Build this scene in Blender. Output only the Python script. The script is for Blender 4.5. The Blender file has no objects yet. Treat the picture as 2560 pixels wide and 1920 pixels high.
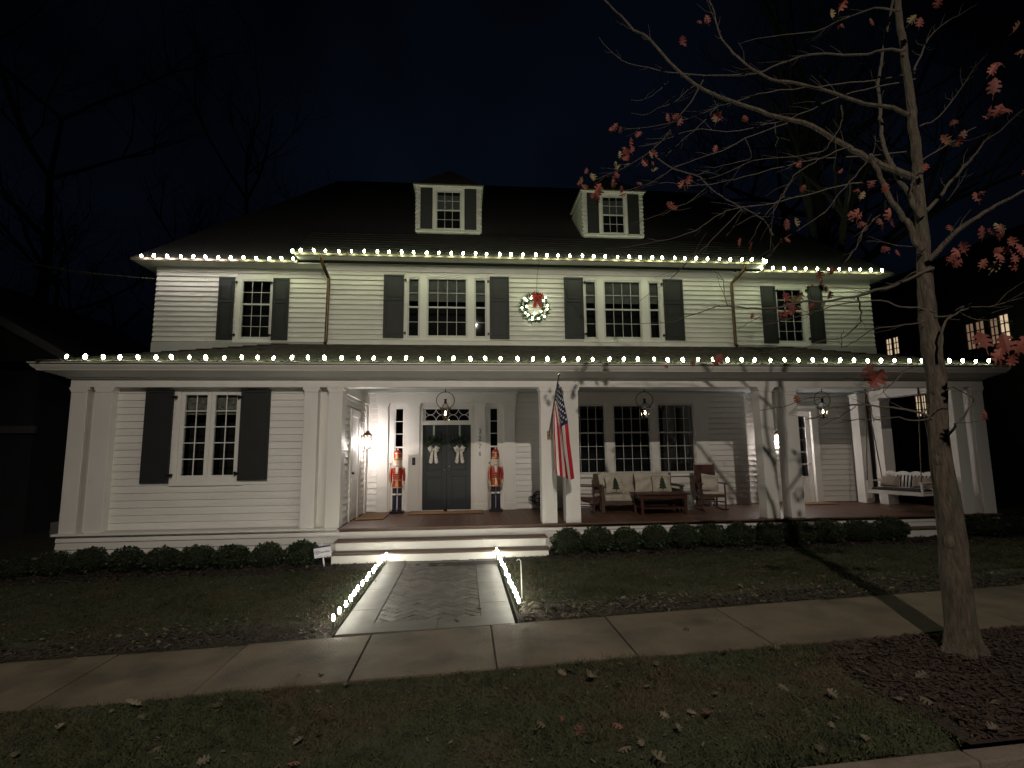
import bpy, bmesh, math, random
import numpy as np
from mathutils import Vector, Matrix
random.seed(7); np.random.seed(7)
S = bpy.context.scene
COL = S.collection
# ------------------------------------------------------------------ camera
cam_d = bpy.data.cameras.new('camera'); cam = bpy.data.objects.new('camera', cam_d); COL.objects.link(cam)
def cam_matrix():
    yaw, pitch, roll = -0.088757, 0.127154, -0.01086
    cy, sy = math.cos(yaw), math.sin(yaw)
    f = Vector((-sy*math.cos(pitch), cy*math.cos(pitch), math.sin(pitch)))
    r0 = Vector((cy, sy, 0)); u0 = r0.cross(f)
    r = math.cos(roll)*r0+math.sin(roll)*u0; u = -math.sin(roll)*r0+math.cos(roll)*u0
    m = Matrix((r, u, -f)).transposed().to_4x4(); m.translation = Vector((0, -10.7307, 1.45)); return m
cam.matrix_world = cam_matrix()
cam_d.sensor_width = 36; cam_d.sensor_fit = 'HORIZONTAL'; cam_d.lens = 1330/2560*36
cam_d.clip_start = 0.05; cam_d.clip_end = 2000
S.camera = cam
# ------------------------------------------------------------------ world, exposure
W = bpy.data.worlds.new('World'); S.world = W; W.use_nodes = True
nt = W.node_tree; nt.nodes.clear()
wo = nt.nodes.new('ShaderNodeOutputWorld'); bg = nt.nodes.new('ShaderNodeBackground'); bg2 = nt.nodes.new('ShaderNodeBackground')
sky = nt.nodes.new('ShaderNodeTexSky'); sky.sky_type = 'NISHITA'; sky.sun_disc = False
sky.sun_elevation = math.radians(-4.5); sky.sun_rotation = math.radians(150)
nt.links.new(sky.outputs[0], bg.inputs[0]); bg.inputs[1].default_value = 0.006
# thin cloud lit by the town: faint navy glow, procedural
tc = nt.nodes.new('ShaderNodeTexCoord'); nz = nt.nodes.new('ShaderNodeTexNoise'); nz.inputs['Scale'].default_value = 1.6; nz.inputs['Detail'].default_value = 3
cr = nt.nodes.new('ShaderNodeValToRGB')
cr.color_ramp.elements[0].position = .42; cr.color_ramp.elements[0].color = (.0002, .00025, .0006, 1)
cr.color_ramp.elements[1].position = .72; cr.color_ramp.elements[1].color = (.0016, .0030, .0066, 1)
nt.links.new(tc.outputs['Generated'], nz.inputs['Vector']); nt.links.new(nz.outputs[0], cr.inputs[0]); nt.links.new(cr.outputs[0], bg2.inputs[0])
bg2.inputs[1].default_value = 1.0
ad = nt.nodes.new('ShaderNodeAddShader'); nt.links.new(bg.outputs[0], ad.inputs[0]); nt.links.new(bg2.outputs[0], ad.inputs[1]); nt.links.new(ad.outputs[0], wo.inputs[0])
S.view_settings.view_transform = 'Standard'; S.view_settings.look = 'None'; S.view_settings.gamma = 1; S.view_settings.exposure = 0
S.view_settings.use_curve_mapping = False
try:
    S.cycles.sample_clamp_indirect = 3.0; S.cycles.max_bounces = 6; S.cycles.caustics_reflective = False; S.cycles.caustics_refractive = False
except Exception: pass
STREET_W = 5600; SCONCE_W = 100; BULB_E = 80
# ------------------------------------------------------------------ materials
def ramp(n, a, b, p0=.3, p1=.7):
    r = n.new('ShaderNodeValToRGB'); r.color_ramp.elements[0].color = (*a, 1); r.color_ramp.elements[1].color = (*b, 1)
    r.color_ramp.elements[0].position = p0; r.color_ramp.elements[1].position = p1; return r
def mat(name, c, rough=.6, c2=None, scale=8, bump=0, bscale=None, metal=0, emit=0, stretch=None, spec=.5, trans=0, objvar=0, obj_space=True, detail=5, two=None):
    m = bpy.data.materials.new(name); m.use_nodes = True; n = m.node_tree.nodes; l = m.node_tree.links
    b = n['Principled BSDF']; b.inputs['Base Color'].default_value = (*c, 1); b.inputs['Roughness'].default_value = rough
    b.inputs['Metallic'].default_value = metal; b.inputs['Specular IOR Level'].default_value = spec
    geo = n.new('ShaderNodeNewGeometry'); mp = n.new('ShaderNodeMapping'); l.new(geo.outputs['Position'], mp.inputs[0])
    if stretch: mp.inputs['Scale'].default_value = stretch
    last = None
    if c2:
        z = n.new('ShaderNodeTexNoise'); z.inputs['Scale'].default_value = scale; z.inputs['Detail'].default_value = detail; l.new(mp.outputs[0], z.inputs['Vector'])
        r = ramp(n, c, c2); l.new(z.outputs[0], r.inputs[0]); last = r.outputs[0]
        if two:
            z2 = n.new('ShaderNodeTexNoise'); z2.inputs['Scale'].default_value = two[1]; z2.inputs['Detail'].default_value = 4; l.new(mp.outputs[0], z2.inputs['Vector'])
            r2 = ramp(n, (0, 0, 0), (1, 1, 1), two[2], two[3]); l.new(z2.outputs[0], r2.inputs[0])
            mx = n.new('ShaderNodeMix'); mx.data_type = 'RGBA'; l.new(r2.outputs[0], mx.inputs[0]); l.new(last, mx.inputs[6]); mx.inputs[7].default_value = (*two[0], 1); last = mx.outputs[2]
    if objvar:
        oi = n.new('ShaderNodeObjectInfo'); hv = n.new('ShaderNodeHueSaturation')
        mr = n.new('ShaderNodeMapRange'); mr.inputs[3].default_value = 1-objvar; mr.inputs[4].default_value = 1+objvar
        l.new(oi.outputs['Random'], mr.inputs[0]); l.new(mr.outputs[0], hv.inputs['Value'])
        if last: l.new(last, hv.inputs['Color'])
        else: hv.inputs['Color'].default_value = (*c, 1)
        last = hv.outputs[0]
    if last: l.new(last, b.inputs['Base Color'])
    if bump:
        z = n.new('ShaderNodeTexNoise'); z.inputs['Scale'].default_value = bscale or scale*3; z.inputs['Detail'].default_value = 6; l.new(mp.outputs[0], z.inputs['Vector'])
        bp = n.new('ShaderNodeBump'); bp.inputs['Strength'].default_value = bump; bp.inputs['Distance'].default_value = .02; l.new(z.outputs[0], bp.inputs['Height']); l.new(bp.outputs[0], b.inputs['Normal'])
    if emit:
        b.inputs['Emission Color'].default_value = (*c, 1); b.inputs['Emission Strength'].default_value = emit
    return m
def glass_mat(name, tint=(1, 1, 1), rough=.02, ior=1.5, gain=1.0):
    m = bpy.data.materials.new(name); m.use_nodes = True; n = m.node_tree.nodes; l = m.node_tree.links
    n.remove(n['Principled BSDF']); o = n['Material Output']
    t = n.new('ShaderNodeBsdfTransparent'); t.inputs[0].default_value = (*tint, 1); g = n.new('ShaderNodeBsdfGlossy'); g.inputs['Roughness'].default_value = rough
    f = n.new('ShaderNodeFresnel'); f.inputs[0].default_value = ior; x = n.new('ShaderNodeMixShader')
    l.new(f.outputs[0], x.inputs[0]); l.new(t.outputs[0], x.inputs[1]); l.new(g.outputs[0], x.inputs[2]); l.new(x.outputs[0], o.inputs[0])
    return m
M = {}
M['white'] = mat('white_paint', (.66, .64, .60), .55, (.72, .70, .665), 2.5, bump=.06, bscale=30, stretch=(1, 1, .5))
M['siding'] = mat('siding_paint', (.64, .62, .585), .5, (.71, .69, .655), 3.5, bump=.12, bscale=22, stretch=(.4, 1, 2.5), objvar=.035)
M['trimgray'] = mat('sash_paint', (.50, .50, .48), .5, (.56, .555, .53), 3, bump=.04)
M['shutter'] = mat('charcoal_paint', (.010, .012, .012), .6, (.015, .017, .017), 5, bump=.08, bscale=40)
M['door'] = mat('blue_black_door_paint', (.009, .014, .017), .42, (.013, .018, .022), 4, bump=.05, bscale=40)
M['glass'] = glass_mat('window_glass', (.85, .88, .87), .015, 1.5)
M['lampglass'] = glass_mat('lantern_glass', (.97, .96, .93), .03, 1.35)
M['dark'] = mat('dark_room', (.010, .010, .010), .9, (.016, .015, .014), 2)
M['shade'] = mat('roman_shade', (.26, .26, .23), .9, (.33, .33, .29), 12, bump=.3, bscale=60)
M['valance'] = mat('patterned_valance', (.12, .12, .10), .9, (.42, .40, .34), 14, bump=.3, bscale=50)
M['roof'] = mat('asphalt_shingle', (.010, .009, .008), .95, (.024, .022, .020), 10, bump=.6, bscale=60, stretch=(1, 1, 3))
M['shake'] = mat('porch_roof_shingle', (.040, .035, .029), .95, (.085, .074, .058), 9, bump=.8, bscale=70, two=((.05, .062, .03), 3, .5, .75))
M['floor'] = mat('porch_board_stain', (.085, .042, .026), .5, (.13, .064, .040), 7, bump=.15, bscale=30, stretch=(6, .5, 1), objvar=.16)
M['tread'] = mat('stair_tread_stain', (.085, .050, .034), .5, (.125, .074, .05), 9, bump=.12, stretch=(.5, 6, 2))
M['ceil'] = mat('pale_blue_ceiling', (.36, .41, .41), .6, (.40, .45, .44), 3, bump=.05)
M['copper'] = mat('aged_copper', (.07, .045, .028), .36, (.14, .09, .055), 12, metal=.9, bump=.1)
M['gutter'] = mat('weathered_gutter', (.09, .075, .05), .5, (.16, .13, .09), 10, metal=.4)
M['edgemetal'] = mat('pale_drip_edge', (.62, .60, .54), .5, (.70, .68, .62), 6, metal=.2)
M['black'] = mat('black_iron', (.012, .011, .010), .4, metal=.5, c2=(.02, .018, .016))
M['bronze'] = mat('dark_bronze', (.06, .035, .022), .4, (.10, .06, .035), 14, metal=.8)
M['brass'] = mat('polished_brass', (.55, .45, .28), .25, metal=1, c2=(.6, .5, .32))
M['conc'] = mat('sidewalk_concrete', (.092, .067, .044), .85, (.128, .097, .066), 3.0, bump=.75, bscale=70, objvar=.09, two=((.058, .045, .032), 2.2, .46, .68))
M['kerb'] = mat('kerb_concrete', (.10, .078, .062), .9, (.155, .12, .095), 5, bump=.5, bscale=60, objvar=.08)
M['stone'] = mat('bluestone_border', (.085, .079, .071), .75, (.120, .112, .102), 5, bump=.25, bscale=60, objvar=.09)
M['paver'] = mat('grey_paver', (.062, .055, .050), .6, (.105, .094, .086), 9, bump=.22, bscale=60, objvar=.35)
M['joint'] = mat('joint_sand', (.045, .04, .033), .95, (.07, .06, .05), 30, bump=.4)
M['asph'] = mat('asphalt', (.035, .033, .03), .9, (.055, .05, .046), 20, bump=.6, bscale=120)
M['soil'] = mat('lawn_soil', (.022, .023, .010), .95, (.035, .036, .016), 6, bump=.6, bscale=40)
M['mulchbase'] = mat('mulch_base', (.013, .009, .006), .95, (.026, .018, .012), 14, bump=.9, bscale=60)
M['mulchred'] = mat('tree_mulch_base', (.016, .007, .006), .95, (.03, .013, .010), 14, bump=.9, bscale=60)
M['chip'] = mat('mulch_chip', (.016, .012, .009), .95, (.050, .038, .026), 25)
M['chipred'] = mat('red_mulch_chip', (.017, .009, .006), .95, (.044, .023, .015), 25)
M['grass'] = mat('grass_blade', (.014, .019, .007), .9, (.048, .054, .020), 7, two=((.062, .042, .022), 1.3, .50, .70))
M['litter'] = mat('dead_leaf', (.06, .046, .03), .8, (.15, .12, .08), 5)
M['fallen'] = mat('fallen_oak_leaf', (.075, .060, .038), .8, (.13, .105, .07), 18, objvar=.35)
M['fallenred'] = mat('fallen_red_leaf', (.08, .03, .02), .8, (.12, .052, .034), 18, objvar=.3)
M['leafred'] = mat('red_oak_leaf', (.10, .020, .014), .75, (.16, .040, .026), 25, objvar=.35)
M['leaforange'] = mat('orange_oak_leaf', (.12, .045, .020), .75, (.17, .068, .033), 25, objvar=.3)
M['leafyellow'] = mat('yellow_oak_leaf', (.12, .09, .036), .75, (.16, .125, .06), 25, objvar=.25)
M['bark'] = mat('oak_bark', (.034, .026, .019), .95, (.10, .078, .056), 14, bump=1.0, bscale=34, stretch=(2.6, 2.6, .5), two=((.05, .055, .035), 3, .56, .72))
M['twig'] = mat('twig_bark', (.045, .037, .030), .85, (.085, .071, .057), 20, bump=.3)
M['darkbark'] = mat('far_bark', (.008, .007, .006), .95, (.014, .012, .010), 5, bump=.5)
M['box'] = mat('boxwood_leaf', (.010, .020, .006), .6, (.024, .042, .012), 10, objvar=.2)
M['boxcore'] = mat('boxwood_twigs', (.012, .012, .006), .95, (.02, .02, .01), 10)
M['shrub'] = mat('far_shrub_leaf', (.015, .026, .010), .7, (.03, .045, .018), 8)
M['bulb'] = mat('warm_white_bulb', (.88, 1.0, .60), .3, emit=BULB_E)
M['bulbcool'] = mat('cool_white_bulb', (1.0, .93, .84), .3, emit=BULB_E*1.3)
M['bulbwreath'] = mat('wreath_bulb', (.93, 1.0, .66), .3, emit=40)
M['bulblow'] = mat('warm_white_bulb', (.90, 1.0, .62), .3, emit=BULB_E*.78)
M['bulbdim'] = mat('dimmer_bulb', (.86, 1.0, .58), .3, emit=BULB_E*.5)
M['bulbpath'] = mat('path_bulb', (1.0, .98, .82), .3, emit=150)
M['flame'] = mat('lantern_flame', (1.0, .82, .55), .3, emit=42)
M['sconcebulb'] = mat('sconce_bulb', (1.0, .93, .88), .3, emit=150)
M['wire'] = mat('green_wire', (.05, .06, .035), .5, c2=(.07, .08, .05))
M['red'] = mat('red_lacquer', (.30, .018, .015), .35, (.38, .025, .02), 8)
M['gold'] = mat('gold_paint', (.42, .28, .11), .35, metal=.6, c2=(.7, .5, .22))
M['navy'] = mat('navy_lacquer', (.012, .014, .035), .3, c2=(.018, .02, .045))
M['ivory'] = mat('ivory_paint', (.70, .64, .54), .5, c2=(.74, .68, .58))
M['hair'] = mat('white_fur', (.62, .60, .55), .95, (.75, .73, .68), 40, bump=1, bscale=90)
M['skin'] = mat('doll_face', (.66, .45, .34), .5, c2=(.70, .49, .38))
M['fred'] = mat('flag_red', (.42, .014, .03), .8, (.50, .02, .04), 12, bump=.2)
M['fwhite'] = mat('flag_white', (.72, .66, .62), .8, (.78, .72, .68), 12, bump=.2)
M['fblue'] = mat('flag_blue', (.012, .016, .055), .8, (.018, .024, .075), 12, bump=.2)
M['wreathleaf'] = mat('wreath_needles', (.014, .034, .012), .7, (.035, .065, .022), 20)
M['plaid'] = mat('silver_bow_fabric', (.34, .31, .27), .6, (.70, .66, .58), 32, bump=.2)
M['ribbon'] = mat('sage_ribbon', (.30, .33, .27), .7, c2=(.34, .37, .30))
M['redbow'] = mat('red_bow_fabric', (.45, .03, .02), .6, (.55, .05, .04), 20)
M['wood'] = mat('dark_teak', (.055, .036, .022), .55, (.095, .062, .038), 9, bump=.25, stretch=(5, 5, .7))
M['mahog'] = mat('mahogany', (.048, .017, .012), .4, (.075, .028, .020), 9, bump=.15, stretch=(5, 5, .7))
M['mahogfab'] = mat('maroon_fabric', (.055, .020, .018), .9, (.075, .03, .026), 30, bump=.3)
M['cush'] = mat('cream_canvas', (.42, .38, .31), .9, (.50, .46, .385), 9, bump=.35, bscale=60)
M['tancush'] = mat('taupe_cushion', (.26, .20, .16), .9, (.31, .245, .20), 12, bump=.3)
M['greyseat'] = mat('charcoal_cushion', (.03, .026, .024), .9, c2=(.045, .04, .036))
M['ceramic'] = mat('sage_ceramic', (.20, .235, .20), .3, (.25, .29, .25), 9, bump=.1)
M['mat'] = mat('coir_mat', (.22, .12, .055), .95, (.32, .19, .09), 30, bump=.8, bscale=120)
M['matedge'] = mat('mat_border', (.05, .028, .018), .9, c2=(.07, .04, .026))
M['printgreen'] = mat('tree_print', (.012, .022, .012), .8, c2=(.02, .034, .018))
M['sign'] = mat('sign_plastic', (.74, .73, .78), .4, c2=(.78, .77, .82))
M['signpurple'] = mat('sign_purple', (.035, .018, .075), .4, c2=(.045, .025, .09))
M['signgrey'] = mat('sign_lettering', (.09, .085, .12), .5, c2=(.11, .10, .14))
M['numeral'] = mat('numeral_metal', (.10, .095, .08), .35, metal=.7, c2=(.15, .14, .12))
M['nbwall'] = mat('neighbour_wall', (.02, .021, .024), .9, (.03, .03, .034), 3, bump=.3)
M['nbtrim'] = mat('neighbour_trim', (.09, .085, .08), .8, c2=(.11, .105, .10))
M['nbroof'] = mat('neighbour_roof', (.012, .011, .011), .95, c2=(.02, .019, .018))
M['lit'] = mat('lit_window', (1.0, .74, .47), .5, emit=.62, c2=None)
M['litdim'] = mat('dim_lit_window', (1.0, .62, .40), .5, emit=.17)
M['curtain'] = mat('pale_curtain', (.14, .17, .15), .9, (.20, .235, .21), 8, stretch=(6, 6, .4))
M['paleleaf'] = M['litter']
# ------------------------------------------------------------------ mesh helpers
class MB:
    def __init__(s): s.v = []; s.f = []; s.mi = []; s.k = 0; s.sm = False
    def add(s, vs, fs):
        o = len(s.v); s.v += [tuple(a) for a in vs]; s.f += [tuple(i+o for i in f) for f in fs]; s.mi += [s.k]*len(fs); return s
    def box(s, x0, x1, y0, y1, z0, z1):
        if x0 > x1: x0, x1 = x1, x0
        if y0 > y1: y0, y1 = y1, y0
        if z0 > z1: z0, z1 = z1, z0
        return s.add([(x0,y0,z0),(x1,y0,z0),(x1,y1,z0),(x0,y1,z0),(x0,y0,z1),(x1,y0,z1),(x1,y1,z1),(x0,y1,z1)],
              [(0,3,2,1),(4,5,6,7),(0,1,5,4),(1,2,6,5),(2,3,7,6),(3,0,4,7)])
    def tube(s, pts, rad, n=8, cap=True):
        P = [Vector(p) for p in pts]; R = rad if isinstance(rad, (list, tuple)) else [rad]*len(P)
        vs = []; fs = []; prev = None
        for i, p in enumerate(P):
            d = (P[min(i+1, len(P)-1)]-P[max(i-1, 0)]).normalized()
            if prev is None:
                a = Vector((0, 0, 1)) if abs(d.z) < .9 else Vector((1, 0, 0)); u = d.cross(a).normalized()
            else: u = (prev-d*prev.dot(d)).normalized()
            prev = u; w = d.cross(u)
            for k in range(n):
                t = 2*math.pi*k/n; vs.append(p+(u*math.cos(t)+w*math.sin(t))*R[i])
        for i in range(len(P)-1):
            for k in range(n):
                a = i*n+k; b = i*n+(k+1) % n; fs.append((a, b, b+n, a+n))
        if cap: fs.append(tuple(range(n))[::-1]); fs.append(tuple(range((len(P)-1)*n, len(P)*n)))
        s.sm = True
        return s.add(vs, fs)
    def lathe(s, prof, n=12, c=(0, 0, 0), ph=0, sq=False):
        vs = []; fs = []
        for r, z in prof:
            for k in range(n):
                t = 2*math.pi*k/n+ph; vs.append((c[0]+r*math.cos(t), c[1]+r*math.sin(t), c[2]+z))
        for i in range(len(prof)-1):
            for k in range(n):
                a = i*n+k; b = i*n+(k+1) % n; fs.append((a, b, b+n, a+n))
        fs.append(tuple(range(n))[::-1]); fs.append(tuple(range((len(prof)-1)*n, len(prof)*n)))
        if not sq: s.sm = True
        return s.add(vs, fs)
    def ball(s, c, r, n=8, m=5, sc=(1, 1, 1)):
        pr = [(max(.001, math.sin(math.pi*i/m)), -math.cos(math.pi*i/m)) for i in range(m+1)]
        vs = []; fs = []
        for a, z in pr:
            for k in range(n):
                t = 2*math.pi*k/n; vs.append((c[0]+r*a*math.cos(t)*sc[0], c[1]+r*a*math.sin(t)*sc[1], c[2]+r*z*sc[2]))
        for i in range(m):
            for k in range(n):
                a = i*n+k; b = i*n+(k+1) % n; fs.append((a, b, b+n, a+n))
        s.sm = True
        return s.add(vs, fs)
    def prism(s, poly, d, axis='y'):
        # poly: (a,b) points counter-clockwise; extruded from d[0] to d[1]
        n = len(poly)
        def P(a, b, t): return (a, t, b) if axis == 'y' else ((t, a, b) if axis == 'x' else (a, b, t))
        vs = [P(a, b, d[0]) for a, b in poly]+[P(a, b, d[1]) for a, b in poly]
        fs = [tuple(range(n)), tuple(range(2*n-1, n-1, -1))]+[(i, n+i, n+(i+1) % n, (i+1) % n) for i in range(n)]
        return s.add(vs, fs)
    def mesh(s, name='m', mats=(), smooth=None):
        me = bpy.data.meshes.new(name); me.from_pydata(s.v, [], s.f); me.validate()
        for m in mats: me.materials.append(m)
        if len(mats) > 1 and len(me.polygons) == len(s.mi): me.polygons.foreach_set('material_index', s.mi)
        bm = bmesh.new(); bm.from_mesh(me); bmesh.ops.recalc_face_normals(bm, faces=bm.faces); bm.to_mesh(me); bm.free()
        if (s.sm if smooth is None else smooth):
            me.polygons.foreach_set('use_smooth', [True]*len(me.polygons)); me.set_sharp_from_angle(angle=math.radians(42))
        me.update(); return me
def B(*a): return MB().box(*a)
def link(name, data, parent=None, loc=None, rot=None):
    o = bpy.data.objects.new(name, data); COL.objects.link(o)
    if parent: o.parent = parent
    if loc is not None: o.location = loc
    if rot is not None: o.rotation_euler = rot
    return o
def obj(name, mb, m, parent=None, loc=None, rot=None, bevel=0, smooth=None):
    mats = [M[k] for k in m] if isinstance(m, (list, tuple)) else [M[m]]
    me = mb.mesh(name, mats, smooth) if isinstance(mb, MB) else mb
    o = link(name, me, parent, loc, rot)
    if bevel:
        b = o.modifiers.new('bevel', 'BEVEL'); b.width = bevel; b.segments = 2; b.limit_method = 'ANGLE'
    return o
def tag(o, label=None, cat=None, group=None, kind=None):
    if label: o['label'] = label
    if cat: o['category'] = cat
    if group: o['group'] = group
    if kind: o['kind'] = kind
    return o
def thing(name, label, cat, loc=(0, 0, 0), rz=0, group=None):
    return tag(link(name, None, None, loc, (0, 0, rz)), label, cat, group)
def copytree(o, parent=None):
    c = o.copy(); COL.objects.link(c); c.parent = parent
    for ch in list(o.children): copytree(ch, c)
    return c
def zsw(x): x = max(-25, min(30, x)); return -.43+.0365*x
def zh(x): x = max(-25, min(30, x)); return -.49+.012*(x+.4)
def ground(x, y):
    if y > -.6: z = zh(x)
    elif y > -4.65: t = (-.6-y)/4.05; z = zh(x)*(1-t)+(zsw(x)-.012)*t
    elif y > -5.82: z = zsw(x)-.05
    elif y > -7.45: t = (-5.82-y)/1.63; z = zsw(x)-.02-.05*t
    elif y > -16.4: z = zsw(x)-.22
    else: z = zsw(x)-.08
    return z
# ------------------------------------------------------------------ baked world positions (metres)
FALLEN=[(2.29,-5.96,1.33,1),(2.79,-5.99,1.14,0),(1.09,-5.81,0.95,0),(0.84,-6.0,1.23,0),(1.05,-6.16,1.14,0),(1.36,-5.99,0.85,0),(1.61,-6.09,0.95,0),(1.19,-6.34,1.04,0),(1.38,-6.78,1.04,0),(1.56,-6.82,1.04,0),(1.72,-6.87,1.23,1),(2.41,-6.9,1.23,0),(3.16,-6.55,1.23,0),(2.68,-6.85,0.95,0),(1.01,-6.86,0.95,1),(0.8,-6.87,1.23,1),(0.48,-6.88,0.95,0),(1.06,-7.15,1.14,0),(1.13,-7.1,0.95,0),(2.49,-7.37,0.95,0),(2.34,-7.48,1.23,0),(2.14,-7.42,0.95,0),(1.2,-7.38,0.95,0),(0.72,-7.32,0.95,0),(3.61,-6.61,1.23,0),(3.42,-6.61,0.95,0),(3.28,-7.02,1.14,0),(3.29,-7.22,1.14,0),(3.31,-7.37,1.23,0),(3.75,-7.02,0.95,0),(3.09,-6.96,0.95,0),(2.51,-7.11,0.95,0),(2.41,-7.18,0.95,0),(2.75,-3.5,0.95,0),(4.77,-3.76,1.14,1),(4.61,-3.31,0.95,0),(5.61,-3.76,0.95,0),(3.56,-3.89,0.95,0),(2.07,-3.96,0.95,0),(2.73,-2.99,0.85,0),(4.24,-3.13,0.76,0),(0.56,-6.84,0.85,0),(1.38,-6.42,0.85,0),(1.86,-6.65,0.76,0),(0.67,-6.7,0.85,1),(2.08,-6.97,0.85,0),(1.41,-7.07,0.85,0),(2.41,-6.55,0.85,0),(-2.55,-5.99,1.14,0),(-2.46,-6.16,0.95,0),(-2.06,-6.62,1.14,0),(-1.64,-6.83,1.04,0),(-1.96,-6.13,0.95,0),(-1.23,-6.5,1.23,0),(-1.11,-6.67,1.14,0),(-1.03,-6.67,0.95,0),(-1.04,-6.97,1.04,1),(-1.64,-5.96,0.76,0),(-0.96,-5.91,0.95,0),(-2.49,-4.71,0.85,0),(-2.2,-4.19,0.76,0),(-3.15,-4.01,0.95,0),(-1.82,-4.32,0.85,0),(-4.19,-4.41,0.95,0),(-4.04,-4.64,0.95,0),(-3.87,-4.71,0.95,0),(-4.69,-4.05,0.95,0),(-1.26,-5.71,0.85,0),(-1.48,-5.57,0.76,0),(-3.06,-6.52,0.85,0),(-2.97,-6.28,0.85,0),(-1.22,-5.97,0.66,0),(-2.72,-6.06,0.66,0),(-1.34,-2.26,0.76,0),(0.39,-3.23,0.85,0),(0.21,-3.96,0.85,0),(-0.06,-4.46,0.76,0),(-1.36,-0.65,0.85,0),(-1.32,-0.6,0.76,0),(-1.07,-0.64,0.76,0),(0.41,-0.48,0.76,0),(0.74,-3.81,0.85,0),(0.81,-3.77,0.85,0),(0.96,-3.79,0.85,0),(0.78,-6.01,0.95,0),(2.2,-5.24,0.85,1),(2.97,-5.56,0.76,0),(3.32,-5.63,0.76,0),(2.65,-5.09,0.57,0),(2.33,-4.28,0.66,0)]
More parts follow.
